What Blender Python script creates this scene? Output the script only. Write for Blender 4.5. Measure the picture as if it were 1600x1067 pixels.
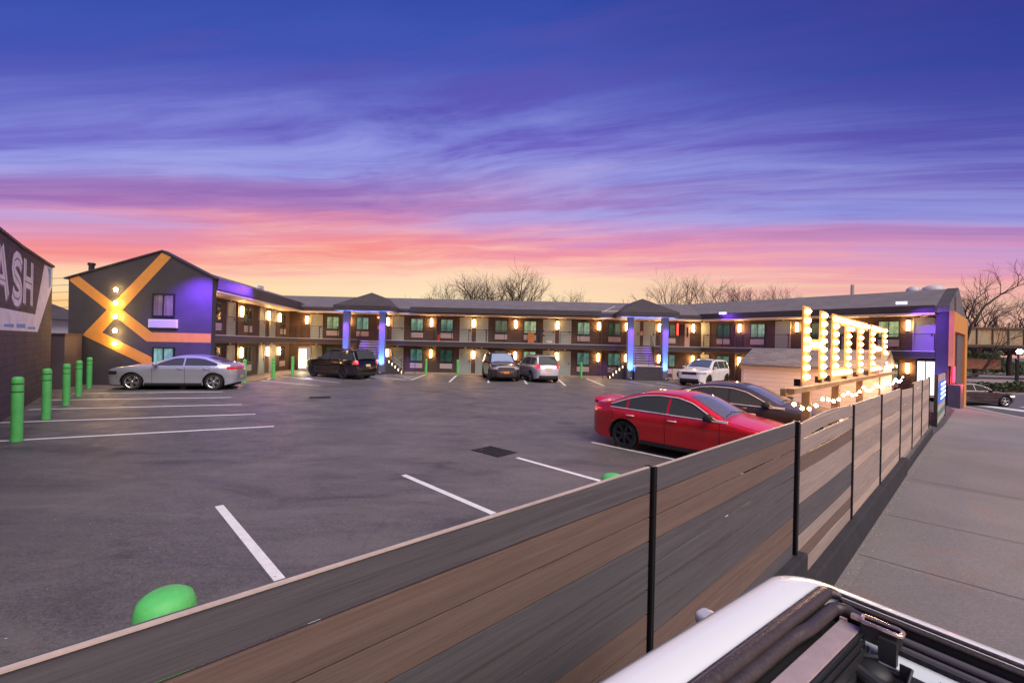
import bpy, bmesh, math, random
import numpy as np
from mathutils import Vector, Matrix, noise as mnoise
random.seed(7)
PI = math.pi
R = math.radians
scene = bpy.context.scene
COL = scene.collection
for o in list(bpy.data.objects):
    bpy.data.objects.remove(o)

# ------------------------------------------------------------------ camera
CAM_H = 2.4
cam = bpy.data.cameras.new('camera')
cam.sensor_width = 36.0
cam.lens = 36.0 * 690.0 / 1600.0
cam.shift_y = 6.0 / 1600.0
cam.clip_start = 0.05
cam.clip_end = 6000
cam_o = bpy.data.objects.new('camera', cam)
COL.objects.link(cam_o)
cam_o.matrix_world = Matrix.Translation((0, 0, CAM_H)) @ Matrix.Rotation(R(90), 4, 'X') @ Matrix.Rotation(0.0225, 4, 'Z')
scene.camera = cam_o

def lin(r, g, b, a=1.0):
    f = lambda c: (c / 255 / 12.92) if c / 255 <= 0.04045 else ((c / 255 + 0.055) / 1.055) ** 2.4
    return (f(r), f(g), f(b), a)

# ------------------------------------------------------------------ world: dusk sky with streaked cloud
world = bpy.data.worlds.new('World')
scene.world = world
world.use_nodes = True
nt = world.node_tree
nt.nodes.clear()
class NG:
    """tiny node helper"""
    def __init__(s, tree): s.t = tree
    def n(s, kind, **kw):
        x = s.t.nodes.new(kind)
        for k, v in kw.items():
            if k.startswith('i_'):
                key = k[2:]
                x.inputs[int(key) if key.isdigit() else key].default_value = v
            else:
                setattr(x, k, v)
        return x
    def l(s, a, b): s.t.links.new(a, b)
    def val(s, v, sock):
        if isinstance(v, (int, float)): sock.default_value = v
        elif isinstance(v, tuple): sock.default_value = v
        else: s.l(v, sock)
    def m(s, op, a, b=0.0, c=0.0, clamp=False):
        x = s.n('ShaderNodeMath', operation=op, use_clamp=clamp)
        for i, v in enumerate((a, b, c)): s.val(v, x.inputs[i])
        return x.outputs[0]
    def mix(s, f, a, b, mode='MIX'):
        x = s.n('ShaderNodeMix', data_type='RGBA', blend_type=mode)
        s.val(f, x.inputs[0]); s.val(a, x.inputs[6]); s.val(b, x.inputs[7])
        return x.outputs[2]
    def noise(s, vec, scale, detail=4, rough=0.55, dist=0.0):
        x = s.n('ShaderNodeTexNoise')
        x.inputs['Scale'].default_value = scale; x.inputs['Detail'].default_value = detail
        x.inputs['Roughness'].default_value = rough; x.inputs['Distortion'].default_value = dist
        if vec is not None: s.l(vec, x.inputs['Vector'])
        return x.outputs[0]
    def ramp(s, f, stops, interp='LINEAR'):
        x = s.n('ShaderNodeValToRGB'); cr = x.color_ramp; cr.interpolation = interp
        while len(cr.elements) < len(stops): cr.elements.new(0.5)
        for e, (p, c) in zip(cr.elements, stops): e.position = p; e.color = c if len(c) == 4 else (*c, 1)
        s.l(f, x.inputs[0]); return x.outputs[0]
    def mapr(s, v, a, b, c, d):
        x = s.n('ShaderNodeMapRange'); s.val(v, x.inputs[0])
        for i, q in enumerate((a, b, c, d)): x.inputs[i + 1].default_value = q
        return x.outputs[0]
    def comb(s, x_, y_, z_):
        x = s.n('ShaderNodeCombineXYZ')
        for i, q in enumerate((x_, y_, z_)): s.val(q, x.inputs[i])
        return x.outputs[0]
g = NG(nt)
tc = g.n('ShaderNodeTexCoord')
sep = g.n('ShaderNodeSeparateXYZ'); g.l(tc.outputs['Generated'], sep.inputs[0])
X_, Y_, Z_ = sep.outputs
hor = g.m('SQRT', g.m('ADD', g.m('MULTIPLY', X_, X_), g.m('MULTIPLY', Y_, Y_)))
el = g.m('DIVIDE', Z_, g.m('MAXIMUM', g.m('ABSOLUTE', Y_), g.m('MULTIPLY', hor, 0.62)))      # about the height over the skyline
az = g.m('DIVIDE', X_, g.m('MAXIMUM', hor, 0.05))
elp = g.m('MAXIMUM', el, 0.0)
den = g.m('ADD', elp, 0.16)
cx = g.m('DIVIDE', az, den)
cy = g.m('DIVIDE', 1.0, den)
# long streaks lying nearly level, a little tilted
lowv = g.comb(g.m('MULTIPLY', cx, 0.55), g.m('MULTIPLY', cy, 0.8), 2.2)
lo1 = g.noise(lowv, 1.0, 3, 0.5); lowv2 = g.comb(g.m('MULTIPLY', cx, 0.9), g.m('MULTIPLY', cy, 0.5), 7.7); lo2 = g.noise(lowv2, 1.0, 4, 0.55)
cyt = g.m('ADD', g.m('ADD', cy, g.m('MULTIPLY', az, 0.40)), g.m('MULTIPLY', g.m('SUBTRACT', lo1, 0.5), 0.55))
cx = g.m('ADD', cx, g.m('MULTIPLY', g.m('SUBTRACT', lo2, 0.5), 1.0))
v1 = g.comb(g.m('MULTIPLY', cx, 0.42), g.m('MULTIPLY', cyt, 1.15), 0.3)
v2 = g.comb(g.m('MULTIPLY', cx, 0.40), g.m('MULTIPLY', cyt, 2.4), 4.1)
v3 = g.comb(g.m('MULTIPLY', cx, 1.3), g.m('MULTIPLY', cyt, 6.0), 9.7)
n1 = g.noise(v1, 1.0, 7, 0.55, 0.3)
n2 = g.noise(v2, 1.0, 9, 0.62, 0.35)
n3 = g.noise(v3, 1.0, 6, 0.65, 0.2)
w = g.m('ADD', g.m('MULTIPLY', g.m('SUBTRACT', n1, 0.5), 0.30), g.m('MULTIPLY', g.m('SUBTRACT', n3, 0.5), 0.20))
w = g.m('MULTIPLY', w, g.mapr(elp, 0.02, 0.25, 0.35, 1.0))
# the glow sits lower towards the right, higher on the left
elw = g.m('ADD', g.m('ADD', elp, w), g.m('MULTIPLY', az, 0.03))
elw = g.m('DIVIDE', elw, 0.85, clamp=True)
base = g.ramp(elw, [(0.00, lin(255, 200, 130)), (0.09, lin(255, 222, 170)), (0.165, lin(255, 216, 182)), (0.215, lin(252, 190, 180)),
                    (0.255, lin(240, 168, 185)), (0.29, lin(212, 160, 208)), (0.35, lin(176, 158, 220)), (0.43, lin(142, 142, 220)),
                    (0.52, lin(110, 108, 204)), (0.64, lin(82, 88, 186)), (0.80, lin(64, 84, 178)), (1.0, lin(46, 70, 162))])
# pink and red bands low down, stronger to the left
band = g.m('MULTIPLY', g.mapr(g.m('ADD', g.m('MULTIPLY', n2, 0.7), g.m('MULTIPLY', n3, 0.3)), 0.44, 0.68, 0.0, 1.0), g.m('MULTIPLY', g.mapr(elp, 0.12, 0.20, 0.0, 1.0), g.mapr(elp, 0.27, 0.40, 1.0, 0.0)))
c = g.mix(g.m('MULTIPLY', band, 0.62), base, lin(240, 122, 140))
# mauve cloud streaks higher up
mauve = g.m('MULTIPLY', g.mapr(g.m('ADD', g.m('MULTIPLY', n2, 0.65), g.m('MULTIPLY', n3, 0.35)), 0.43, 0.70, 0.0, 1.0), g.m('MULTIPLY', g.mapr(elp, 0.22, 0.30, 0.0, 1.0), g.mapr(elp, 0.40, 0.85, 1.0, 0.6)))
c = g.mix(g.m('MULTIPLY', mauve, 0.72), c, lin(124, 92, 176))
# pale blue gaps in the middle of the sky
pale = g.m('MULTIPLY', g.mapr(g.m('ADD', g.m('MULTIPLY', n2, 0.6), g.m('MULTIPLY', n3, 0.4)), 0.53, 0.38, 0.0, 1.0), g.m('MULTIPLY', g.mapr(elp, 0.20, 0.30, 0.0, 1.0), g.mapr(elp, 0.42, 0.64, 1.0, 0.0)))
c = g.mix(g.m('MULTIPLY', pale, 0.62), c, lin(160, 168, 234))
lc = g.m('MULTIPLY', g.m('MULTIPLY', g.mapr(az, 0.15, -0.35, 0.0, 1.0), g.mapr(n3, 0.35, 0.6, 0.4, 1.0)), g.m('MULTIPLY', g.mapr(elp, 0.12, 0.19, 0.0, 1.0), g.mapr(elp, 0.22, 0.30, 1.0, 0.0)))
c = g.mix(g.m('MULTIPLY', lc, 0.6), c, lin(250, 140, 128))
# deeper blue to the right high up
rt = g.m('MULTIPLY', g.mapr(az, 0.1, 0.75, 0.0, 1.0), g.mapr(elp, 0.25, 0.7, 0.0, 1.0))
c = g.mix(g.m('MULTIPLY', rt, 0.55), c, lin(30, 52, 135))
# duller, pinker horizon to the right
rh = g.m('MULTIPLY', g.mapr(az, 0.12, 0.65, 0.0, 1.0), g.mapr(elp, 0.0, 0.30, 1.0, 0.0))
c = g.mix(g.m('MULTIPLY', rh, 0.72), c, lin(222, 146, 160))
cw = g.m('MULTIPLY', g.mapr(g.m('ABSOLUTE', g.m('ADD', az, 0.12)), 0.0, 0.5, 1.0, 0.0), g.mapr(elp, 0.05, 0.20, 1.0, 0.0))
c = g.mix(g.m('MULTIPLY', cw, 0.8), c, lin(255, 238, 208))
# below the skyline
c = g.mix(g.mapr(Z_, -0.02, 0.0, 1.0, 0.0), c, lin(95, 80, 85))
bg = g.n('ShaderNodeBackground'); bg.inputs[1].default_value = 1.0
g.l(c, bg.inputs[0])
wo = g.n('ShaderNodeOutputWorld'); g.l(bg.outputs[0], wo.inputs[0])

# ------------------------------------------------------------------ soft dusk light from high behind the camera
sun = bpy.data.lights.new('dusk_light', 'SUN')
sun.energy = 4.1
sun.angle = R(55)
sun.color = (1.0, 0.88, 0.76)
sun_o = bpy.data.objects.new('dusk_light', sun)
COL.objects.link(sun_o)
sun_o.rotation_euler = (R(38), R(0), R(36))
scene.view_settings.view_transform = 'Standard'
scene.view_settings.look = 'None'
scene.view_settings.exposure = 0.0
scene.view_settings.gamma = 1.0
scene.cycles.use_denoising = True
scene.cycles.max_bounces = 6
scene.cycles.sample_clamp_indirect = 6.0
scene.cycles.use_light_tree = True

# ------------------------------------------------------------------ mesh builder
class MB:
    def __init__(s): s.v = []; s.f = []; s.mi = []; s.cur = 0
    def add(s, vs, fs):
        b = len(s.v); s.v += [tuple(p) for p in vs]
        for f in fs: s.f.append([b + i for i in f]); s.mi.append(s.cur)
        return s
    def box(s, x0, x1, y0, y1, z0, z1, M=None, fn=None):
        P = [(x, y, z) for x in (x0, x1) for y in (y0, y1) for z in (z0, z1)]
        if M is not None: P = [M @ Vector(p) for p in P]
        if fn is not None: P = [fn(*p) for p in P]
        return s.add(P, [(0, 1, 3, 2), (4, 6, 7, 5), (0, 4, 5, 1), (2, 3, 7, 6), (0, 2, 6, 4), (1, 5, 7, 3)])
    def prism(s, poly, fn0, fn1):
        n = len(poly)
        P = [fn0(*p) for p in poly] + [fn1(*p) for p in poly]
        return s.add(P, [list(range(n))[::-1], list(range(n, 2 * n))] + [(i, (i + 1) % n, n + (i + 1) % n, n + i) for i in range(n)])
    def poly(s, pts): return s.add(pts, [list(range(len(pts)))])
    def grid(s, fn, nu, nv, flip=False):
        P = [fn(i / nu, j / nv) for i in range(nu + 1) for j in range(nv + 1)]
        w = nv + 1
        F = [(i * w + j, (i + 1) * w + j, (i + 1) * w + j + 1, i * w + j + 1) for i in range(nu) for j in range(nv)]
        if flip: F = [f[::-1] for f in F]
        return s.add(P, F)
    def tube(s, pts, r, n=8, cap=True, closed=False):
        pts = [Vector(p) for p in pts]; m = len(pts)
        rr = r if isinstance(r, (list, tuple)) else [r] * m
        prev = None; P = []
        for i, p in enumerate(pts):
            if closed: t = pts[(i + 1) % m] - pts[i - 1]
            else: t = pts[min(i + 1, m - 1)] - pts[max(i - 1, 0)]
            t.normalize()
            if prev is None:
                a = Vector((0, 0, 1)) if abs(t.z) < 0.9 else Vector((1, 0, 0))
                u = t.cross(a).normalized()
            else:
                u = (prev - t * prev.dot(t)).normalized()
            prev = u; w_ = t.cross(u)
            for k in range(n):
                an = 2 * PI * k / n + PI / n
                P.append(p + (u * math.cos(an) + w_ * math.sin(an)) * rr[i])
        F = []
        for i in range(m if closed else m - 1):
            j = (i + 1) % m
            for k in range(n): F.append((i * n + k, i * n + (k + 1) % n, j * n + (k + 1) % n, j * n + k))
        if cap and not closed: F += [list(range(n))[::-1], [(m - 1) * n + k for k in range(n)]]
        return s.add(P, F)
    def lathe(s, prof, n=24, M=None, fn=None):
        """profile of (radius, z) turned about z"""
        P = []
        for (r, z) in prof:
            for k in range(n):
                a = 2 * PI * k / n
                P.append(Vector((r * math.cos(a), r * math.sin(a), z)))
        if M is not None: P = [M @ p for p in P]
        if fn is not None: P = [fn(*p) for p in P]
        F = []
        for i in range(len(prof) - 1):
            for k in range(n): F.append((i * n + k, i * n + (k + 1) % n, (i + 1) * n + (k + 1) % n, (i + 1) * n + k))
        return s.add(P, F)
    def ball(s, c, r, nu=10, nv=6, sx=1, sy=1, sz=1):
        c = Vector(c)
        def fn(u, v):
            a = u * 2 * PI; b = -PI / 2 + v * PI
            return c + Vector((math.cos(a) * math.cos(b) * r * sx, math.sin(a) * math.cos(b) * r * sy, math.sin(b) * r * sz))
        return s.grid(fn, nu, nv)

BASE = {}
def tag(o, label=None, cat=None, group=None, kind=None):
    if label: o['label'] = label
    if cat: o['category'] = cat
    if group: o['group'] = group
    if kind: o['kind'] = kind
    return o
def thing(name, label, cat, loc=(0, 0, 0), group=None):
    o = bpy.data.objects.new(name, None); COL.objects.link(o)
    o.empty_display_size = 0.3
    o.location = loc; BASE[o] = Vector(loc)
    return tag(o, label, cat, group)
def obj(name, mb, mats, parent=None, smooth=None, merge=False, bevel=None):
    me = bpy.data.meshes.new(name)
    off = BASE[parent] if parent is not None else Vector((0, 0, 0))
    me.from_pydata([(p[0] - off.x, p[1] - off.y, p[2] - off.z) for p in mb.v], [], mb.f)
    if not isinstance(mats, (list, tuple)): mats = [mats]
    for m in mats: me.materials.append(m)
    if len(mats) > 1: me.polygons.foreach_set('material_index', mb.mi)
    bm = bmesh.new(); bm.from_mesh(me)
    if merge: bmesh.ops.remove_doubles(bm, verts=bm.verts, dist=1e-4)
    bmesh.ops.recalc_face_normals(bm, faces=bm.faces)
    bm.to_mesh(me); bm.free()
    if smooth is not None:
        me.polygons.foreach_set('use_smooth', [True] * len(me.polygons))
        me.set_sharp_from_angle(angle=R(smooth))
    me.update()
    o = bpy.data.objects.new(name, me); COL.objects.link(o)
    if parent is not None: o.parent = parent
    BASE[o] = off
    if bevel:
        b = o.modifiers.new('bevel', 'BEVEL'); b.width = bevel; b.segments = 2; b.limit_method = 'ANGLE'
    return o
def copy_tree(o, parent=None):
    c = o.copy(); COL.objects.link(c)
    if parent is not None: c.parent = parent
    for ch in list(o.children): copy_tree(ch, c)
    return c

# ------------------------------------------------------------------ materials
def mat(name, col, rough=0.6, metal=0.0, var=0.0, vscale=3.0, bump=0.0, bscale=40.0, coat=0.0, emit=None, estr=0.0, spec=0.5, trans=0.0, coords='Object', vcol=None):
    m = bpy.data.materials.new(name); m.use_nodes = True
    t = m.node_tree; q = NG(t)
    p = t.nodes['Principled BSDF']
    c4 = (*col, 1.0) if len(col) == 3 else col
    p.inputs['Base Color'].default_value = c4
    p.inputs['Roughness'].default_value = rough
    p.inputs['Metallic'].default_value = metal
    p.inputs['Coat Weight'].default_value = coat
    p.inputs['Coat Roughness'].default_value = 0.06
    p.inputs['Specular IOR Level'].default_value = spec
    p.inputs['Transmission Weight'].default_value = trans
    if emit:
        p.inputs['Emission Color'].default_value = (*emit, 1) if len(emit) == 3 else emit
        p.inputs['Emission Strength'].default_value = estr
    if var or bump:
        tcn = q.n('ShaderNodeTexCoord'); vec = tcn.outputs[coords]
        if var:
            f = q.noise(vec, vscale, 6, 0.6)
            f2 = q.noise(vec, vscale * 9, 4, 0.6)
            f = q.m('ADD', q.m('MULTIPLY', f, 0.7), q.m('MULTIPLY', f2, 0.3))
            a = tuple(max(0, k * (1 - var)) for k in c4[:3]) + (1,)
            b = tuple(min(1, k * (1 + var)) for k in (vcol or c4)[:3]) + (1,)
            q.l(q.mix(q.mapr(f, 0.32, 0.68, 0, 1), a, b), p.inputs['Base Color'])
            q.l(q.mapr(f2, 0.3, 0.7, max(rough - 0.08, 0.02), min(rough + 0.1, 1)), p.inputs['Roughness'])
        if bump:
            bn = q.n('ShaderNodeBump'); bn.inputs['Strength'].default_value = bump; bn.inputs['Distance'].default_value = 0.02
            q.l(q.noise(vec, bscale, 5, 0.6), bn.inputs['Height']); q.l(bn.outputs[0], p.inputs['Normal'])
    return m
def emis(name, col, s):
    m = bpy.data.materials.new(name); m.use_nodes = True
    t = m.node_tree; t.nodes.clear(); q = NG(t)
    e = q.n('ShaderNodeEmission'); e.inputs[0].default_value = (*col, 1); e.inputs[1].default_value = s
    o = q.n('ShaderNodeOutputMaterial'); q.l(e.outputs[0], o.inputs[0])
    return m
# ------------------------------------------------------------------ setting materials
def asphalt_mat():
    m = bpy.data.materials.new('asphalt'); m.use_nodes = True
    q = NG(m.node_tree); p = m.node_tree.nodes['Principled BSDF']
    vec = q.n('ShaderNodeTexCoord').outputs['Object']
    big = q.noise(vec, 0.16, 6, 0.6, 0.6); mid = q.noise(vec, 1.1, 7, 0.65, 0.8); fine = q.noise(vec, 70, 3, 0.7)
    grit = q.noise(vec, 230, 2, 0.6)
    c = q.mix(q.mapr(big, 0.35, 0.65, 0, 1), (0.052, 0.051, 0.052, 1), (0.108, 0.102, 0.100, 1))
    # worn, paler brownish blotches where cars turn
    sp = q.n('ShaderNodeSeparateXYZ'); q.l(vec, sp.inputs[0])
    st = q.comb(q.m('MULTIPLY', sp.outputs[0], 0.7), q.m('MULTIPLY', sp.outputs[1], 1.8), 0.0)
    scuff = q.noise(st, 1.6, 8, 0.7, 1.2)
    c = q.mix(q.m('MULTIPLY', q.mapr(scuff, 0.48, 0.66, 0, 1), q.mapr(big, 0.38, 0.58, 0.1, 0.8)), c, (0.16, 0.128, 0.115, 1))
    c = q.mix(q.mapr(mid, 0.60, 0.75, 0, 0.55), c, (0.036, 0.035, 0.043, 1))
    c = q.mix(q.mapr(fine, 0.40, 0.70, 0, 0.75), c, (0.17, 0.155, 0.155, 1))
    g1 = q.noise(vec, 14, 6, 0.8, 0.3); g2 = q.noise(vec, 32, 4, 0.8)
    c = q.mix(q.mapr(g1, 0.46, 0.72, 0, 0.8), c, (0.175, 0.160, 0.155, 1)); c = q.mix(q.mapr(g2, 0.50, 0.30, 0, 0.8), c, (0.018, 0.018, 0.020, 1)); c = q.mix(q.mapr(g2, 0.58, 0.72, 0, 0.7), c, (0.24, 0.22, 0.215, 1))
    sp2 = q.noise(vec, 5.0, 8, 0.75, 0.6); c = q.mix(q.m('MULTIPLY', q.mapr(sp2, 0.52, 0.70, 0, 0.6), q.mapr(big, 0.3, 0.6, 0.3, 1.0)), c, (0.17, 0.14, 0.13, 1))
    c = q.mix(q.mapr(grit, 0.45, 0.3, 0, 0.6), c, (0.02, 0.02, 0.023, 1))
    wear = q.noise(st, 0.55, 7, 0.68, 0.8); c = q.mix(q.mapr(wear, 0.50, 0.64, 0, 0.55), c, (0.165, 0.150, 0.142, 1)); c = q.mix(q.mapr(wear, 0.46, 0.34, 0, 0.55), c, (0.030, 0.030, 0.033, 1))
    oil = q.n('ShaderNodeTexVoronoi', feature='F1'); oil.inputs['Scale'].default_value = 0.42; q.l(vec, oil.inputs['Vector'])
    od = q.m('ADD', oil.outputs['Distance'], q.m('MULTIPLY', q.m('SUBTRACT', mid, 0.5), 0.35))
    c = q.mix(q.mapr(od, 0.05, 0.16, 0.6, 0.0), c, (0.018, 0.017, 0.019, 1))
    # hairline cracks
    vo = q.n('ShaderNodeTexVoronoi', feature='DISTANCE_TO_EDGE'); vo.inputs['Scale'].default_value = 0.22
    dv = q.n('ShaderNodeVectorMath', operation='ADD'); q.l(vec, dv.inputs[0])
    nz = q.n('ShaderNodeTexNoise'); nz.inputs['Scale'].default_value = 1.7; nz.inputs['Detail'].default_value = 6; q.l(vec, nz.inputs['Vector'])
    q.l(nz.outputs['Color'], dv.inputs[1]); q.l(dv.outputs[0], vo.inputs['Vector'])
    c = q.mix(q.m('MULTIPLY', q.mapr(vo.outputs['Distance'], 0.0, 0.008, 1, 0), q.mapr(mid, 0.42, 0.6, 0, 0.35)), c, (0.02, 0.02, 0.022, 1))
    q.l(c, p.inputs['Base Color'])
    q.l(q.mapr(mid, 0.3, 0.7, 0.45, 0.68), p.inputs['Roughness'])
    b = q.n('ShaderNodeBump'); b.inputs['Strength'].default_value = 0.45; b.inputs['Distance'].default_value = 0.008
    q.l(fine, b.inputs['Height']); q.l(b.outputs[0], p.inputs['Normal'])
    return m
def concrete_mat(name, ca, cb, joints=True, sc=1.0):
    m = bpy.data.materials.new(name); m.use_nodes = True
    q = NG(m.node_tree); p = m.node_tree.nodes['Principled BSDF']
    vec = q.n('ShaderNodeTexCoord').outputs['Object']
    big = q.noise(vec, 0.35 * sc, 6, 0.6, 0.4); fine = q.noise(vec, 55, 4, 0.7); grit = q.noise(vec, 160, 2, 0.7)
    c = q.mix(q.mapr(big, 0.35, 0.65, 0, 1), (*ca, 1), (*cb, 1))
    g1 = q.noise(vec, 22, 5, 0.8); g2 = q.noise(vec, 48, 3, 0.8)
    c = q.mix(q.mapr(g1, 0.44, 0.30, 0, 0.55), c, (0.07, 0.065, 0.065, 1)); c = q.mix(q.mapr(g2, 0.48, 0.32, 0, 0.6), c, (0.05, 0.048, 0.05, 1)); c = q.mix(q.mapr(g2, 0.58, 0.72, 0, 0.5), c, (0.42, 0.38, 0.36, 1))
    c = q.mix(q.mapr(grit, 0.55, 0.72, 0, 0.5), c, (0.06, 0.055, 0.055, 1))
    c = q.mix(q.mapr(fine, 0.3, 0.7, 0.0, 0.35), c, (0.34, 0.30, 0.28, 1))
    red_light = q.noise(vec, 0.9, 5, 0.7, 1.5)
    c = q.mix(q.mapr(red_light, 0.55, 0.75, 0, 0.4), c, (0.26, 0.13, 0.10, 1))  # reddish light lying on the paving, put into the colour
    q.l(c, p.inputs['Base Color']); p.inputs['Roughness'].default_value = 0.85
    b = q.n('ShaderNodeBump'); b.inputs['Strength'].default_value = 0.4; b.inputs['Distance'].default_value = 0.006
    q.l(fine, b.inputs['Height']); q.l(b.outputs[0], p.inputs['Normal'])
    return m
M_ASPH = asphalt_mat()
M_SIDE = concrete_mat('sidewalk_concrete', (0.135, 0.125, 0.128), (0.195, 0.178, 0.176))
M_ROAD = mat('road_asphalt', (0.10, 0.095, 0.10), 0.7, var=0.25, vscale=0.4, bump=0.2, bscale=60)
M_WALK = mat('walkway_concrete', (0.22, 0.18, 0.155), 0.7, var=0.25, vscale=1.5, bump=0.2)
M_LINE = mat('white_line_paint', (0.72, 0.71, 0.72), 0.6, var=0.14, vscale=9, bump=0.25, bscale=120)
M_GROUND = mat('far_ground', (0.13, 0.11, 0.09), 0.9, var=0.3, vscale=0.2)
M_CURB = mat('dark_concrete_base', (0.030, 0.029, 0.036), 0.85, var=0.35, vscale=5, bump=0.9, bscale=90)
M_LEAF = mat('leaf_litter', (0.20, 0.085, 0.04), 0.9, var=0.5, vscale=8, bump=0.8, bscale=25)

# fence frame: s along the street, q square to it into the lot
FA = Vector((0.731, 0.682, 0)); FN = Vector((-0.682, 0.731, 0))
def F(s, q, z): 
    p = FA * s + FN * q
    return Vector((p.x, p.y, z))
def interp(x, pts):
    for (a, b), (c_, d) in zip(pts, pts[1:]):
        if x <= c_: 
            t = (x - a) / (c_ - a); t = max(0, t)
            return b + (d - b) * t
    return pts[-1][1]

# ------------------------------------------------------------------ ground, lot, pavements
gb = MB(); gb.grid(lambda u, v: (-1500 + 3000 * u, -600 + 3000 * v, -1.46), 8, 8)
tag(obj('ground', gb, M_GROUND), kind='structure')
lot = [tuple(F(-40, 1.2, 0)[:2]), tuple(F(20.6, 1.2, 0)[:2]), tuple(F(20.6, 2.7, 0)[:2]), tuple(F(34.3, 2.7, 0)[:2]), (31.4, 30.9), (30, 62), (-90, 62), (-90, -40), tuple(F(-40, 30, 0)[:2])]
mb = MB(); mb.prism(lot, lambda x, y: (x, y, -1.6), lambda x, y: (x, y, 0.0))
tag(obj('parking_lot', mb, M_ASPH), kind='structure')
def s_end(q): return 44.9 + 2.04 * min(q, 1.3) if q > -9 else 26.5
def zside(s, q):
    e = s_end(q)
    return interp(s, [(-40, -0.22), (15, -0.27), (max(e - 13, 16), -0.46), (e, -1.38)])
mb = MB(); mb.grid(lambda u, v: F(-40 + u * (s_end(1.6 - 7.6 * v) + 40), 1.6 - 7.6 * v, zside(-40 + u * (s_end(1.6 - 7.6 * v) + 40), 1.6 - 7.6 * v)), 90, 10)
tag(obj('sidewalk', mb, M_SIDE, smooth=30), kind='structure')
# pavement joints and a darker patched slab
mj = MB()
def strip(mb_, pts, w_, lift, z_of):
    """flat painted strip of width w_ along points (x, y) following the surface z_of"""
    for (a, b) in zip(pts, pts[1:]):
        a = Vector((*a, 0)); b = Vector((*b, 0)); d = (b - a); n = max(1, int(d.length / 1.0)); t = d.normalized(); o = Vector((-t.y, t.x, 0)) * (w_ / 2)
        for i in range(n):
            p = a + d * (i / n); r = a + d * ((i + 1) / n)
            mb_.add([(k.x, k.y, z_of(k.x, k.y) + lift) for k in (p - o, r - o, r + o, p + o)], [(0, 1, 2, 3)])
def zs_xy(x, y):
    v = Vector((x, y, 0)); return zside(v.dot(FA), v.dot(FN))
for s in (3.2, 7.4, 9.6, 12.5, 16.5, 21, 26, 31, 36):
    q1 = -5.5 if s < 30 else -3
    strip(mj, [F(s, 1.1, 0)[:2], F(s + 0.3, q1, 0)[:2]], 0.012, 0.006, zs_xy)
strip(mj, [F(-8, -1.5, 0)[:2], F(38, -1.5, 0)[:2]], 0.02, 0.006, zs_xy)
tag(obj('pavement_joints', mj, mat('joint_dark', (0.09, 0.08, 0.08), 0.9)), kind='structure')
mj = MB(); mj.grid(lambda u, v: F(12.7 + 3.5 * u, 1.05 - 2.4 * v, zside(12.7 + 3.5 * u, 1.05 - 2.4 * v) + 0.005), 4, 3)
mj.grid(lambda u, v: F(4.2 + 3.1 * u, 1.0 - 2.4 * v, zside(4.2 + 3.1 * u, 1.0 - 2.4 * v) + 0.004), 4, 3)
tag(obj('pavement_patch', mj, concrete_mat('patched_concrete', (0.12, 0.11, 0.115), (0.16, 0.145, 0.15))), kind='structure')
mj = MB(); mj.poly([F(20.2, 1.24, -0.31), F(33.0, 1.24, -0.45), F(33, 1.03, -0.44), F(24, 1.06, -0.34), F(20.6, 1.16, -0.305)])
mj.grid(lambda u, v: F(20.0 + 14.2 * u, 1.18 + 1.6 * v, (0.008 - (1 - v) * (0.31 + 0.14 * u))), 6, 4)
tag(obj('driveway', mj, mat('driveway_asphalt', (0.055, 0.053, 0.06), 0.75, var=0.3, vscale=1, bump=0.3)), kind='structure')
# cross street beyond the hotel
mj = MB(); mj.poly([(27, 22, -1.45 + 0.006), (31, 26.3, -1.454), (33.7, 33.5, -1.454), (30, 45.2, -1.454), (160, 45.2, -1.454), (160, 10, -1.454), (60, 10, -1.454)])
tag(obj('road', mj, M_ROAD), kind='structure')
mj = MB()
strip(mj, [F(s_end(1.2) + .1, 1.2, 0)[:2], F(s_end(-6) + .1, -6, 0)[:2]], 0.3, 0.05, lambda x, y: -1.40)
obj_k = obj('kerb', mj, mat('pale_kerb', (0.42, 0.38, 0.36), 0.8, var=0.2, vscale=3)); tag(obj_k, kind='structure')
mj = MB()
for i in range(7):
    y0 = 29.2 + i * 0.75
    mj.box(37.6 + 0.25 * i, 47, y0, y0 + 0.32, -1.450, -1.448)
mj.box(36.0, 37.1, 29.0, 34.6, -1.450, -1.448)
tag(obj('crosswalk', mj, M_LINE), kind='structure')
mj = MB(); mj.box(30, 160, 45.2, 45.5, -1.5, -1.30); mj.box(30, 160, 49.5, 300, -1.5, -1.36)
tag(obj('far_pavement', mj, mat('far_pavement_concrete', (0.26, 0.21, 0.20), 0.8, var=0.2, vscale=0.3)), kind='structure')
mj = MB(); mj.box(30, 160, 45.5, 49.5, -1.5, -1.34)
tag(obj('planting_strip', mj, M_LEAF), kind='structure')
mj = MB(); mj.prism([(70, 55), (82, 55), (86, 60), (84, 67), (76, 66), (70, 60)], lambda x, y: (x, y, -1.4), lambda x, y: (x, y, -1.15))
tag(obj('traffic_island', mj, M_LEAF), kind='structure')

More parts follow.
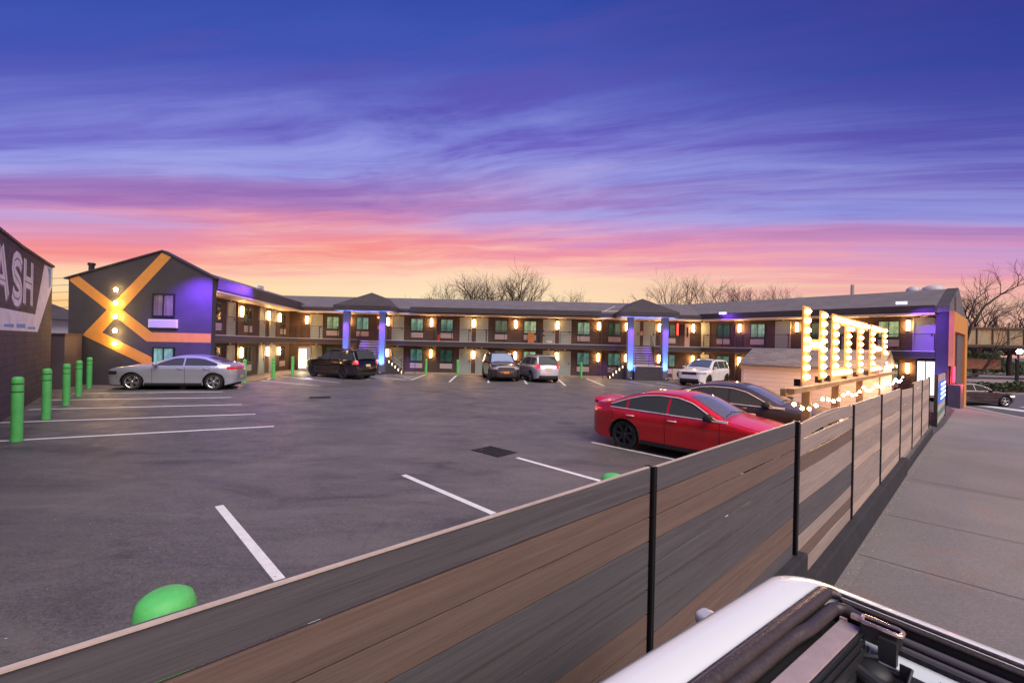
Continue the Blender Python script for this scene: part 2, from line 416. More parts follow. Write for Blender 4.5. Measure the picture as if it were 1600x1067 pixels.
# ------------------------------------------------------------------ painted lines of the lot
ml = MB()
z0 = lambda x, y: 0.0
def pl(a, b, w_=0.14): strip(ml, [a, b], w_, 0.004, z0)
for a, b in (((-11.7, 9.74), (-6.57, 12.28)), ((-14.2, 11.75), (-8.21, 14.22)), ((-15.39, 14.1), (-9.88, 16.24)), ((-16.98, 16.28), (-11.48, 18.13)), ((-18.08, 18.21), (-13.07, 20.04))): pl(a, b)
e_ = Vector((0.70, -0.714))
for a, ln in (((-4.16, 6.35), 4.6), ((-1.92, 8.03), 4.6), ((0.16, 9.45), 4.6), ((2.07, 11.14), 5.0), ((4.2, 13.0), 5.0)): pl(a, (a[0] + e_.x * ln, a[1] + e_.y * ln), 0.105)
for a, b in (((-6.6, 34.0), (-6.48, 28.6)), ((-4.19, 33.7), (-3.89, 27.8)), ((-1.72, 34.1), (-1.44, 27.9)), ((0.79, 33.9), (0.99, 27.6)), ((3.45, 33.9), (3.33, 27.1)), ((5.75, 33.8), (5.81, 27.6))): pl(a, b, 0.13)
for a, b in (((-14.91, 26.1), (-10.2, 23.6)), ((-15.3, 29.3), (-9.99, 25.7)), ((-12.4, 31.0), (-9.0, 28.2)), ((-12.6, 30.6), (-6.5, 28.6)), ((-10.6, 31.6), (-6.6, 28.6))): pl(a, b, 0.11)
for i in range(3): pl((-8.6 + 0.55 * i, 32.6 - 0.9 * i), (-6.6, 31.9 - 1.2 * i), 0.1)
pl((6.4, 29.4), (12.4, 26.6), 0.1); pl((8.4, 31.2), (9.3, 28.6)); pl((10.3, 31.3), (11.0, 28.9))
pl((13.6, 29.6), (11.6, 27.2)); pl((16.5, 26.6), (14.5, 24.4))
tag(obj('lot_markings', ml, M_LINE), kind='structure')
# walkway in front of the rooms
mj = MB()
HL0 = Vector((-14.8, 21.7, 0)); HLd = Vector((-0.155, 0.988, 0)); HLn = Vector((-0.988, -0.155, 0))
HB0 = Vector((0, 35.3, 0)); HBd = Vector((1, 0, 0)); HBn = Vector((0, 1, 0))
HR0 = Vector((13.3, 37.4, 0)); HRd = Vector((0.6525, -0.758, 0)); HRn = Vector((0.758, 0.6525, 0))
def wf(o, d, n): return lambda s, dd, z: o + d * s + n * dd + Vector((0, 0, z))
WL, WB, WR = wf(HL0, HLd, HLn), wf(HB0, HBd, HBn), wf(HR0, HRd, HRn)
mj.box(0.3, 13.6, -0.5, 1.35, -0.01, 0.022, fn=WL)
mj.box(-17.2, 15.3, -0.75, 1.55, -0.01, 0.026, fn=WB)
mj.box(3.0, 16.5, -0.5, 1.35, -0.01, 0.030, fn=WR)
tag(obj('walkway', mj, M_WALK), kind='structure')

# oil and tyre marks come from the asphalt material; drains
def drain(x, y, rot, label):
    t = thing('storm_drain', label, 'drain', (x, y, 0), 'storm drains in the lot')
    M = Matrix.Rotation(rot, 4, 'Z'); T = Matrix.Translation((x, y, 0)) @ M
    a = MB(); a.box(-0.42, 0.42, -0.30, 0.30, 0.001, 0.005, T)
    obj('drain_pit', a, mat('drain_dark', (0.008, 0.008, 0.009), 0.9), t)
    a = MB()
    for i in range(7): a.box(-0.42 + i * 0.13, -0.36 + i * 0.13, -0.30, 0.30, 0.006, 0.014, T)
    for j in range(4): a.box(-0.42, 0.42, -0.30 + j * 0.18, -0.255 + j * 0.18, 0.007, 0.016, T)
    obj('grate', a, mat('cast_iron', (0.035, 0.033, 0.033), 0.6, 0.6, var=0.3), t)
drain(-0.35, 9.95, R(-43), 'square iron drain grate in the middle of the lot in front of the red sedan')
drain(-8.11, 18.77, R(20), 'small iron drain grate beyond the painted lines near the grey sedan')

# ------------------------------------------------------------------ fence
def board_mat(name, a, b, seed):
    m = bpy.data.materials.new(name); m.use_nodes = True
    q = NG(m.node_tree); p = m.node_tree.nodes['Principled BSDF']
    vec = q.n('ShaderNodeTexCoord').outputs['Object']
    # grain runs along the street direction
    rot = q.n('ShaderNodeVectorRotate', rotation_type='Z_AXIS'); rot.inputs['Angle'].default_value = -math.atan2(0.682, 0.731); q.l(vec, rot.inputs['Vector'])
    sp = q.n('ShaderNodeSeparateXYZ'); q.l(rot.outputs[0], sp.inputs[0])
    v = q.comb(q.m('MULTIPLY', sp.outputs[0], 0.9), q.m('ADD', sp.outputs[1], seed), q.m('MULTIPLY', sp.outputs[2], 28))
    gr = q.noise(v, 1.0, 7, 0.7, 0.9)
    v2 = q.comb(q.m('MULTIPLY', sp.outputs[0], 3.0), seed, q.m('MULTIPLY', sp.outputs[2], 130))
    gf = q.noise(v2, 1.0, 4, 0.7, 0.3)
    c = q.mix(q.mapr(gr, 0.33, 0.67, 0, 1), (*a, 1), (*b, 1))
    c = q.mix(q.mapr(gf, 0.52, 0.72, 0, 0.32), c, tuple(k * 0.45 for k in a) + (1,))
    q.l(c, p.inputs['Base Color']); p.inputs['Roughness'].default_value = 0.62
    bn = q.n('ShaderNodeBump'); bn.inputs['Strength'].default_value = 0.35; bn.inputs['Distance'].default_value = 0.003
    q.l(gf, bn.inputs['Height']); q.l(bn.outputs[0], p.inputs['Normal'])
    return m
M_BG = board_mat('grey_board', (0.072, 0.067, 0.072), (0.112, 0.104, 0.107), 1.0)
M_BB = board_mat('brown_board', (0.130, 0.086, 0.067), (0.180, 0.122, 0.096), 5.0)
M_BM = board_mat('warm_lit_board', (0.27, 0.21, 0.18), (0.38, 0.30, 0.26), 9.0)  # paler copy of the grey boards, warm light put into the colour
M_BL = board_mat('brighter_lit_board', (0.40, 0.30, 0.24), (0.54, 0.42, 0.34), 13.0)  # palest boards of the far panels, their warm light is in the colour
M_POST = mat('black_post', (0.02, 0.019, 0.021), 0.45, 0.3, var=0.25, vscale=6)
fence = thing('board_fence', 'long slatted fence of grey and brown boards between the lot and the sidewalk', 'fence', tuple(F(6, 1.25, -0.3)))
mb = MB()
mb.box(-9, 5.15, 1.16, 1.42, -0.6, 0.42, fn=F)
mb.box(5.17, 13.2, 1.14, 1.42, -0.6, 0.10, fn=F)
mb.box(13.22, 20.6, 1.16, 1.42, -0.6, -0.10, fn=F)
obj('concrete_base', mb, M_CURB, fence, bevel=0.02)
posts = [-7.4, -4.9, -2.5, 2.24, 5.0, 7.66, 10.1, 12.72, 15.08, 17.45, 19.95]
panels = [(-7.4, -4.9, 1.78, 1.78, .42), (-4.9, -2.5, 1.78, 1.78, .42), (-2.5, 2.24, 1.782, 1.745, .42), (2.24, 4.94, 1.735, 1.715, .42), (5.08, 7.66, 1.675, 1.672, 0.10), (7.66, 10.1, 1.68, 1.662, .10),
          (10.1, 12.72, 1.662, 1.645, .10), (12.72, 15.08, 1.60, 1.54, -0.08), (15.08, 17.45, 1.672, 1.652, -0.10), (17.45, 19.95, 1.63, 1.622, -0.10)]
PAT = ['GBBGGGBBGG', 'GBBGGGBBGG', 'GBBGGGBBGG', 'GBBGGGGBBG', 'MMBMMGGMBM', 'MMLMMLMMML', 'LMMLMMLLML', 'LMMLMLMLLM', 'LLMLLMLLML', 'LMLLMLLLML']
BM = {'G': 0, 'B': 1, 'M': 2, 'L': 3}
rng = random.Random(3)
for pi_, ((s0, s1, t0, t1, b), pat) in enumerate(zip(panels, PAT)):
    mb = MB(); n = 10; 
    bh = (t0 - b) / n
    n_s = 14
    for i in range(n):
        mb.cur = BM[pat[i]]
        bow = rng.uniform(-0.012, 0.012); sag = rng.uniform(-0.006, 0.010) + (0.03 if pi_ in (4,) and i == 0 else 0)
        def zt(u, top): return (t0 + (t1 - t0) * u) - (i if top else i + 1) * ((t0 + (t1 - t0) * u - b) / n) + math.sin(PI * u) * sag
        for k in range(n_s):
            u0, u1 = k / n_s, (k + 1) / n_s
            P = []
            for u in (u0, u1):
                s = s0 + 0.03 + (s1 - s0 - 0.06) * u; qq = 1.25 + bow * math.sin(PI * u)
                for (dq, top) in ((-0.011, 0), (-0.011, 1), (0.011, 1), (0.011, 0)):
                    P.append(F(s, qq + dq, zt(u, top) + (-0.0045 if top and i > 0 else 0.0035)))
            mb.add(P, [(0, 1, 5, 4), (1, 2, 6, 5), (2, 3, 7, 6), (3, 0, 4, 7)] + ([(0, 3, 2, 1)] if k == 0 else []) + ([(4, 5, 6, 7)] if k == n_s - 1 else []))
    obj('fence_panel', mb, [M_BG, M_BB, M_BM, M_BL], fence)
for s in posts:
    mb = MB(); zt_ = 1.752 if s < 3 else (1.722 if s < 6 else (1.685 if s < 12 else 1.668))
    w_ = 0.013 if s < 3 else 0.022
    for dq in ((1.220, 1.234), (1.266, 1.280)): mb.box(s - w_, s + w_, dq[0], dq[1], -0.1 if s > 5.1 else 0.4, zt_, fn=F)
    mb.box(s - 0.008, s + 0.008, 1.22, 1.28, -0.1 if s > 5.1 else 0.4, zt_ - 0.004, fn=F)
    obj('fence_post', mb, M_POST, fence)
mb = MB()
for (s0, s1, t0, t1, b) in panels:
    mb.add([F(s0 + .03, 1.242, t0 + .003), F(s1 - .03, 1.242, t1 + .003), F(s1 - .03, 1.258, t1 + .003), F(s0 + .03, 1.258, t0 + .003),
            F(s0 + .03, 1.242, t0 + .008), F(s1 - .03, 1.242, t1 + .008), F(s1 - .03, 1.258, t1 + .008), F(s0 + .03, 1.258, t0 + .008)],
           [(0, 3, 2, 1), (4, 5, 6, 7), (0, 1, 5, 4), (2, 3, 7, 6), (0, 4, 7, 3), (1, 2, 6, 5)])
obj('top_cap', mb, mat('pale_cap', (0.50, 0.40, 0.33), 0.5, var=0.2, vscale=6), fence)

# ------------------------------------------------------------------ bollards
M_GREEN = mat('green_bollard_sleeve', (0.10, 0.52, 0.13), 0.55, var=0.22, vscale=2.2, bump=0.15, bscale=60)
M_BAND = mat('bollard_band', (0.02, 0.05, 0.025), 0.5)
def bollard(x, y, h, r, label, grp='green bollards'):
    t = thing('bollard', label, 'bollard', (x, y, 0), grp)
    T = Matrix.Translation((x, y, 0))
    a = MB(); a.lathe([(r, -0.02), (r, h - 0.09 * r / .1 * 1.0), (r * 0.97, h - 0.055), (r * 0.86, h - 0.025), (r * 0.6, h - 0.007), (0.001, h)], 28, T)
    obj('sleeve', a, M_GREEN, t, smooth=50)
    for zz in (h - 0.16, h - 0.34):
        a = MB(); a.lathe([(r + 0.001, zz - 0.012), (r + 0.004, zz - 0.010), (r + 0.004, zz + 0.010), (r + 0.001, zz + 0.012)], 28, T)
        obj('band', a, M_BAND, t, smooth=30)
lb = 'green bollards along the car wash wall'
bollard(-11.08, 9.92, 1.45, 0.10, 'tall green bollard by the block wall, nearest the camera of that row', lb)
bollard(-13.2, 12.56, 1.45, 0.10, 'tall green bollard by the block wall, second from the near end', lb)
bollard(-15.27, 15.17, 1.43, 0.10, 'tall green bollard in front of the left side of the dark enclosure', lb)
bollard(-17.11, 17.48, 1.42, 0.10, 'tall green bollard in front of the right edge of the dark enclosure', lb)
bollard(-19.3, 20.2, 1.42, 0.10, 'green bollard against the striped gable wall, just left of the grey sedan', lb)
lb = 'green bollards by the left room wing'
bollard(-14.73, 24.39, 1.3, 0.095, 'green bollard just behind the tail of the grey sedan', lb)
bollard(-14.9, 27.66, 1.3, 0.095, 'green bollard on the left walkway between the grey sedan and the black suv', lb)
bollard(-15.0, 30.27, 1.3, 0.095, 'green bollard just left of the nose of the black suv', lb)
lb = 'green bollards along the back room wing'
for x, l in ((-6.62, 'green bollard by the hatched bay, left end of the back row'), (-4.17, 'green bollard in front of the back rooms, second from the left'),
             (-1.85, 'green bollard just left of the dark front-facing suv'), (0.72, 'green bollard between the dark suv and the silver suv'), (5.4, 'green bollard on the back row right of the silver suv')):
    bollard(x, 34.2, 1.2, 0.09, l, lb)
lb = 'green bollards behind the fence'
bollard(-1.28, 1.66, 1.45, 0.098, 'green bollard top rising right behind the near fence at the bottom left', lb)
bollard(0.80, 3.40, 1.43, 0.095, 'bollard whose cap just shows above the fence in front of the red sedan', lb)

# grit, leaf scraps and specks of rubbish blown against the base of the fence and over the lot
mb = MB(); rl_ = random.Random(21)
for i in range(900):
    s = rl_.uniform(1.5, 21) if i < 650 else rl_.uniform(-2, 12)
    q_ = 1.12 - abs(rl_.gauss(0, 0.05)) if i < 650 else rl_.uniform(3, 12)
    z_ = zside(s, q_) + 0.006 if i < 650 else 0.006
    c_ = F(s, q_, z_); a_ = rl_.uniform(0, PI); r_ = rl_.uniform(0.004, 0.013)
    u = Vector((math.cos(a_), math.sin(a_), rl_.uniform(-.2, .4))) * r_; v = Vector((-math.sin(a_), math.cos(a_), 0)) * r_ * 0.6
    mb.cur = i % 3; mb.add([c_ - u, c_ - v, c_ + u, c_ + v], [(0, 1, 2, 3)])
tag(obj('debris', mb, [mat('pale_scrap', (0.6, 0.56, 0.5), 0.8), mat('leaf_scrap', (0.28, 0.15, 0.06), 0.8), mat('grit', (0.2, 0.18, 0.17), 0.9)]), 'scattered grit and leaf scraps along the fence base and lot', 'debris', kind='stuff')
# ------------------------------------------------------------------ hotel materials
def siding_mat(name, col, pitch=0.16, rough=0.75, var=0.25, mort=0.4):
    m = bpy.data.materials.new(name); m.use_nodes = True
    q = NG(m.node_tree); p = m.node_tree.nodes['Principled BSDF']
    vec = q.n('ShaderNodeTexCoord').outputs['Object']
    sp = q.n('ShaderNodeSeparateXYZ'); q.l(vec, sp.inputs[0])
    saw = q.m('FRACT', q.m('DIVIDE', sp.outputs[2], pitch))
    nz = q.noise(vec, 1.3, 6, 0.6)
    c = q.mix(q.mapr(nz, 0.3, 0.7, 0, 1), tuple(k * (1 - var) for k in col) + (1,), tuple(k * (1 + var) for k in col) + (1,))
    c = q.mix(q.m('MULTIPLY', q.mapr(saw, 0.90, 0.97, 0, 1), mort), c, tuple(k * 0.3 for k in col) + (1,))
    q.l(c, p.inputs['Base Color']); p.inputs['Roughness'].default_value = rough
    b = q.n('ShaderNodeBump'); b.inputs['Strength'].default_value = 0.8; b.inputs['Distance'].default_value = 0.02; b.invert = True
    q.l(saw, b.inputs['Height']); q.l(b.outputs[0], p.inputs['Normal'])
    return m
def shingle_mat(name, ca, cb, sc=1.0):
    m = bpy.data.materials.new(name); m.use_nodes = True
    q = NG(m.node_tree); p = m.node_tree.nodes['Principled BSDF']
    vec = q.n('ShaderNodeTexCoord').outputs['Object']
    sp = q.n('ShaderNodeSeparateXYZ'); q.l(vec, sp.inputs[0])
    v = q.comb(q.m('SUBTRACT', sp.outputs[0], q.m('MULTIPLY', sp.outputs[1], 0.35)), q.m('MULTIPLY', sp.outputs[2], 2.6), 0.0)
    br = q.n('ShaderNodeTexBrick'); q.l(v, br.inputs['Vector'])
    br.inputs['Scale'].default_value = 1.0 / sc; br.inputs['Brick Width'].default_value = 0.34; br.inputs['Row Height'].default_value = 0.16
    br.inputs['Mortar Size'].default_value = 0.008; br.inputs['Color1'].default_value = (*ca, 1); br.inputs['Color2'].default_value = (*cb, 1)
    br.inputs['Mortar'].default_value = tuple(k * 0.4 for k in ca) + (1,)
    nz = q.noise(vec, 0.8, 6, 0.65)
    c = q.mix(q.mapr(nz, 0.35, 0.7, 0, 0.5), br.outputs[0], tuple(k * 0.6 for k in ca) + (1,))
    q.l(c, p.inputs['Base Color']); p.inputs['Roughness'].default_value = 0.9
    bn = q.n('ShaderNodeBump'); bn.inputs['Strength'].default_value = 0.5; bn.inputs['Distance'].default_value = 0.02
    q.l(br.outputs[1], bn.inputs['Height']); bn.invert = True; q.l(bn.outputs[0], p.inputs['Normal'])
    return m
M_WALL = siding_mat('brown_siding', (0.095, 0.062, 0.050), 0.17)
M_STUC = mat('charcoal_stucco', (0.050, 0.045, 0.050), 0.85, var=0.18, vscale=1.2, bump=0.5, bscale=30)
M_ROOF = shingle_mat('grey_shingles', (0.15, 0.13, 0.14), (0.20, 0.175, 0.18))
M_FASC = mat('dark_fascia', (0.045, 0.038, 0.046), 0.5, var=0.2, vscale=2)
M_SOFF = mat('cream_soffit', (0.62, 0.50, 0.40), 0.6, var=0.08)
M_DOOR = mat('mint_grey_door', (0.34, 0.42, 0.38), 0.45, var=0.07, vscale=2)
M_TRIM = mat('pale_door_frame', (0.45, 0.44, 0.40), 0.5)
M_BLK = mat('black_window_frame', (0.015, 0.015, 0.017), 0.4)
M_AC = mat('white_grille', (0.60, 0.55, 0.56), 0.5, var=0.08, vscale=2)
M_RAIL = mat('dark_railing_metal', (0.035, 0.03, 0.035), 0.4, 0.5)
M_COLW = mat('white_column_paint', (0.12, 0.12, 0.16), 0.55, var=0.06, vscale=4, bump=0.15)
M_ORNG = mat('orange_paint', (0.62, 0.27, 0.05), 0.6, var=0.10, vscale=3, bump=0.3, bscale=30)
M_STEP = mat('pale_step', (0.55, 0.50, 0.52), 0.6, var=0.12)
M_LAMP = emis('warm_lamp_glass', (1.0, 0.52, 0.18), 75.0)
M_LAMPH = emis('warm_tube_core', (1.0, 0.82, 0.5), 40.0)
M_HOUS = mat('lamp_housing', (0.08, 0.06, 0.05), 0.4, 0.6)
M_DK = mat('dark_hardware', (0.03, 0.03, 0.03), 0.35, 0.6)
def pane_mat(name, base, glow, gs, curtain=16.0):
    m = bpy.data.materials.new(name); m.use_nodes = True
    q = NG(m.node_tree); p = m.node_tree.nodes['Principled BSDF']
    vec = q.n('ShaderNodeTexCoord').outputs['Object']
    sp = q.n('ShaderNodeSeparateXYZ'); q.l(vec, sp.inputs[0])
    v = q.comb(q.m('MULTIPLY', sp.outputs[0], curtain), q.m('MULTIPLY', sp.outputs[1], curtain), q.m('MULTIPLY', sp.outputs[2], 1.2))
    f = q.noise(v, 0.5, 4, 0.6, 0.4); f2 = q.noise(vec, 1.7, 4, 0.6, 1.0)
    k = q.m('MULTIPLY', q.mapr(f, 0.3, 0.7, 0.35, 1.15), q.mapr(f2, 0.32, 0.66, 0.25, 1.25))
    q.l(q.mix(q.mapr(f, 0.3, 0.7, 0, 1), tuple(x * 0.5 for x in base) + (1,), (*base, 1)), p.inputs['Base Color'])
    p.inputs['Roughness'].default_value = 0.06; p.inputs['Specular IOR Level'].default_value = 0.9
    p.inputs['Coat Weight'].default_value = 0.6; p.inputs['Coat Roughness'].default_value = 0.03
    p.inputs['Emission Color'].default_value = (*glow, 1); q.l(q.m('MULTIPLY', k, gs), p.inputs['Emission Strength'])
    return m
M_PANES = [pane_mat('green_lit_glass', (0.12, 0.24, 0.19), (0.26, 0.55, 0.40), 0.60), pane_mat('teal_glass', (0.08, 0.18, 0.16), (0.14, 0.40, 0.32), 0.50),
           pane_mat('dim_green_glass', (0.03, 0.08, 0.06), (0.06, 0.20, 0.13), 0.32), pane_mat('bright_curtain_glass', (0.2, 0.3, 0.2), (0.42, 0.70, 0.36), 0.62)]
M_PANED = pane_mat('dark_room_glass', (0.03, 0.035, 0.035), (0.05, 0.07, 0.05), 0.25)
M_PANEC = pane_mat('curtained_dark_glass', (0.22, 0.18, 0.16), (0.2, 0.15, 0.12), 0.12, 30)

hotel = thing('hotel_building', 'two storey dark motel around the lot with galleries, orange stripes and purple lit columns', 'motel', (0, 36, 0))

# ---------------------------------------------------- masses
mb = MB()
mb.add([WL(s_, d_, z_) for s_, d_ in ((0.45, 1.3), (1.32, 6.7), (20, 6.7), (20, 1.3)) for z_ in (-0.1, 5.0)], [(0, 2, 4, 6), (1, 7, 5, 3), (0, 1, 3, 2), (2, 3, 5, 4), (4, 5, 7, 6), (6, 7, 1, 0)])
obj('wall', mb, M_WALL, hotel)
mb = MB(); mb.box(-23.5, 17.5, 1.3, 11.4, -0.1, 5.02, fn=WB)
obj('wall', mb, M_WALL, hotel)
mb = MB(); mb.box(-3, 16.36, 1.3, 9.7, -1.6, 5.04, fn=WR)
obj('wall', mb, M_WALL, hotel)
def roof(Wf, s0, s1, prof, m, name='roof'):
    mb = MB(); mb.prism(prof, lambda d, z: Wf(s0 + (0.157 * max(d, 0) if Wf is WL else 0), d, z), lambda d, z: Wf(s1, d, z)); return obj(name, mb, m, hotel)
rl = roof(WL, 0.32, 21, [(-0.05, 4.80), (6.9, 4.80), (6.9, 5.2), (2.5, 6.25), (-0.05, 5.40)], M_ROOF)
rb = roof(WB, -24.5, 18.0, [(-0.05, 4.81), (11.8, 4.81), (11.8, 5.1), (5.8, 6.55), (-0.05, 5.16)], M_ROOF)
rr = roof(WR, -3.5, 16.9, [(-0.05, 4.82), (10.0, 4.82), (10.0, 5.1), (4.8, 6.60), (-0.05, 5.18)], M_ROOF)
# fascias and the pale soffit edge
for Wf, s0, s1, zt in ((WL, 0.32, 13.3, 5.42), (WB, -17.3, 15.4, 5.08), (WR, 2.6, 16.3, 5.22)):
    mb = MB(); mb.box(s0, s1, -0.14, -0.052, 4.86, zt, fn=Wf); obj('fascia', mb, M_FASC, hotel)
    mb = MB(); mb.box(s0, s1, -0.16, 1.29, 4.70, 4.79, fn=Wf); obj('soffit', mb, M_SOFF, hotel)
mb = MB(); mb.box(-8.1, 7.0, -0.42, -0.15, 4.86, 5.26, fn=WB); obj('gutter_box', mb, M_FASC, hotel)
# balcony slabs
for Wf, s0, s1, dz in ((WL, 0.32, 13.0, 0), (WB, -17.1, 15.2, 0.003), (WR, 2.75, 16.34, 0.006)):
    mb = MB(); mb.box(s0, s1, 0.0, 1.30, 2.24 + dz, 2.56 + dz, fn=Wf); obj('gallery_floor', mb, M_FASC, hotel)
    mb = MB(); mb.box(s0, s1, -0.03, 1.29, 2.565 + dz, 2.605 + dz, fn=Wf); obj('floor_edge', mb, M_STEP, hotel)
    mb = MB(); mb.box(s0, s1, 0.02, 1.29, 2.19 + dz, 2.235 + dz, fn=Wf); obj('gallery_ceiling', mb, mat('tan_ceiling', (0.22, 0.16, 0.12), 0.7), hotel)

# ---------------------------------------------------- repeated features, made once and copied
def frameM(o, d, n, s, dd, z):
    """local x along the wall, local -y out of the wall"""
    p = o + d * s + n * dd + Vector((0, 0, z))
    M = Matrix(((d.x, n.x, 0, p.x), (d.y, n.y, 0, p.y), (0, 0, 1, p.z), (0, 0, 0, 1)))
    return Matrix.Translation((0, -36, 0)) @ M
proto = {}
def local(name, mb, m, parent=None, **k):
    o = obj(name, mb, m, None, **k); BASE[o] = Vector((0, 0, 0))
    if parent is not None: o.parent = parent
    return o
def mk_door(m=None):
    a = MB()
    a.box(-0.43, 0.43, -0.045, 0.0, 0.0, 1.92)
    d = local('door', a, m or M_DOOR, bevel=0.004)
    a = MB()
    for (x0, x1, z0_, z1_) in ((-0.50, -0.435, 0, 1.99), (0.435, 0.50, 0, 1.99), (-0.50, 0.50, 1.925, 1.995)): a.box(x0, x1, -0.07, 0.0, z0_, z1_)
    local('door_frame', a, M_TRIM, d)
    a = MB(); a.box(0.33, 0.385, -0.075, -0.045, 0.88, 1.06); a.box(0.27, 0.385, -0.10, -0.075, 0.95, 0.975)
    local('handle', a, M_DK, d)
    a = MB(); a.box(-0.07, 0.07, -0.02, -0.002, 2.03, 2.13)
    local('number_plate', a, mat('number_plate_white', (0.75, 0.72, 0.66), 0.4), d)
    return d
def mk_window(h, pm):
    a = MB()
    for (x0, x1, z0_, z1_) in ((-0.53, -0.475, 0, h), (0.475, 0.53, 0, h), (-0.475, 0.475, h - 0.055, h), (-0.475, 0.475, 0, 0.055), (-0.02, 0.02, 0.055, h - 0.055)):
        a.box(x0, x1, -0.07, 0.0, z0_, z1_)
    w = local('window', a, M_BLK)
    a = MB(); a.box(-0.475, -0.02, -0.03, -0.004, 0.055, h - 0.055); a.box(0.02, 0.475, -0.045, -0.004, 0.055, h - 0.055)
    local('pane', a, pm, w)
    return w
def mk_ac(h):
    a = MB(); a.box(-0.50, 0.50, -0.09, 0.0, 0, h)
    for i in range(8): a.box(-0.47, 0.47, -0.105, -0.09, 0.03 + i * (h - 0.06) / 8, 0.03 + i * (h - 0.06) / 8 + (h - 0.06) / 8 * 0.55)
    return local('air_conditioner', a, M_AC, bevel=0.004)
def mk_lamp():
    a = MB(); a.box(-0.075, 0.075, -0.03, 0.0, 0.0, 0.62); a.box(-0.08, 0.08, -0.10, -0.0, -0.02, 0.0); a.box(-0.08, 0.08, -0.10, 0.0, 0.62, 0.64)
    l = local('wall_lamp', a, M_HOUS)
    a = MB(); a.lathe([(0.075, 0.01), (0.075, 0.61)], 12, Matrix.Translation((0, -0.10, 0)))
    local('lamp_glass', a, M_LAMP, l, smooth=60)
    return l
P_DOOR = mk_door(); P_W = [mk_window(1.06, p) for p in M_PANES] + [mk_window(1.06, M_PANED), mk_window(1.06, M_PANEC)]
P_AC = mk_ac(0.40); P_L = mk_lamp()
used = set()
def put(pro, M):
    if pro in used: o = copy_tree(pro)
    else: o = pro; used.add(pro)
    o.parent = hotel; o.matrix_local = M
    return o
OL, OB, OR_ = (HL0, HLd, HLn), (HB0, HBd, HBn), (HR0, HRd, HRn)
def feat(kind, fr, s, lev, k=0, dd=1.30):
    """lev 0 ground floor, 1 upper floor"""
    fl = 2.605 if lev else 0.03
    if kind == 'D': return put(P_DOOR, frameM(*fr, s, dd, fl) @ (Matrix.Scale(-1, 4, (1, 0, 0)) if k else Matrix.Identity(4)))
    if kind == 'W':
        put(P_W[k], frameM(*fr, s, dd, fl + (0.79 if lev else 0.86)))
        return put(P_AC, frameM(*fr, s, dd, fl + (0.27 if lev else 0.32)))
    if kind == 'L': return put(P_L, frameM(*fr, s, dd, fl + 1.22))
rw = random.Random(11)
def both(kind, fr, s, ks=(0, 0), dd=1.30):
    feat(kind, fr, s, 0, ks[0], dd); feat(kind, fr, s, 1, ks[1], dd)
# left wing
for s, k in ((3.2, (4, 4)), (7.3, (4, 4)), (13.6, (4, 4))): both('W', OL, s, k)
for s in (4.95, 9.5, 11.45): both('D', OL, s)
for s in (1.0, 6.25, 10.5, 15.0): both('L', OL, s) if s < 12.9 else None
both('L', OL, 12.75)
# back wing
for s, k in ((-14.87, (2, 3)), (-12.4, (2, 0)), (-7.9, (1, 0)), (-5.43, (2, 1)), (-0.93, (1, 2)), (1.47, (3, 3)), (5.9, (1, 0)), (8.47, (1, 2)), (13.0, (1, 2))): both('W', OB, s, k)
for s, k in ((-16.2, 0), (-9.48, 0), (-3.86, 0), (-2.50, 0), (3.05, 0), (4.38, 0), (11.35, 0)): both('D', OB, s, (k, k))
feat('D', OB, 10.05, 1)
for s in (-17.0, -13.55, -10.3, -6.7, -3.18, 0.28, 3.72, 7.15, 9.45, 12.15, 14.95): both('L', OB, s)
# right wing
for s, k in ((3.95, (1, 2)), (6.5, (1, 0)), (9.95, (2, 2)), (14.1, (1, 3))): both('W', OR_, s, k)
for s in (2.35, 8.2, 11.4): both('D', OR_, s)
feat('D', OR_, 15.72, 1)
for s in (5.2, 9.1, 12.3, 15.02): both('L', OR_, s)
# room number over the last upper door
def text_mesh(body, size, ext=0.01):
    cu = bpy.data.curves.new('t', 'FONT'); cu.body = body; cu.size = size; cu.extrude = ext; cu.align_x = 'CENTER'; cu.offset = size * 0.02
    o = bpy.data.objects.new('t', cu); COL.objects.link(o)
    dg = bpy.context.evaluated_depsgraph_get(); me = bpy.data.meshes.new_from_object(o.evaluated_get(dg))
    bpy.data.objects.remove(o); return me
def put_text(body, size, m, M, parent, name='lettering'):
    me = text_mesh(body, size); me.materials.clear(); me.materials.append(m); me.name = name
    o = bpy.data.objects.new(name, me); COL.objects.link(o); o.parent = parent
    o.matrix_local = M @ Matrix.Rotation(R(90), 4, 'X'); BASE[o] = Vector((0, 0, 0)); return o
M_NUM = mat('white_number', (0.8, 0.78, 0.72), 0.4)
put_text('201', 0.26, M_NUM, frameM(*OR_, 15.72, 1.25, 4.62), hotel, 'room_number')

# ---------------------------------------------------- railings
def railing(Wf, s0, s1, dd=0.06, z=2.6, n_post=None):
    mb = MB(); L = s1 - s0
    for i in range(8):
        zz = z + 0.10 + i * 0.125
        r = 0.009 if i < 7 else 0.02
        mb.box(s0, s1, dd - r, dd + r, zz - r, zz + r, fn=Wf)
    n = n_post or max(1, round(L / 1.55))
    for i in range(n + 1):
        s = s0 + L * i / n; mb.box(s - 0.02, s + 0.02, dd - 0.022, dd + 0.022, z, z + 0.99, fn=Wf)
    obj('railing', mb, M_RAIL, hotel)
for a, b in ((0.15, 4.4), (4.45, 8.7), (8.75, 12.85)): railing(WL, a, b)
for a, b in ((-16.9, -12.55), (-9.9, -6.3), (-6.25, -2.1), (-2.05, 2.2), (2.25, 7.0), (7.05, 9.0), (11.6, 15.1)): railing(WB, a, b)
for a, b in ((2.95, 7.4), (7.45, 11.9), (11.95, 16.3)): railing(WR, a, b)
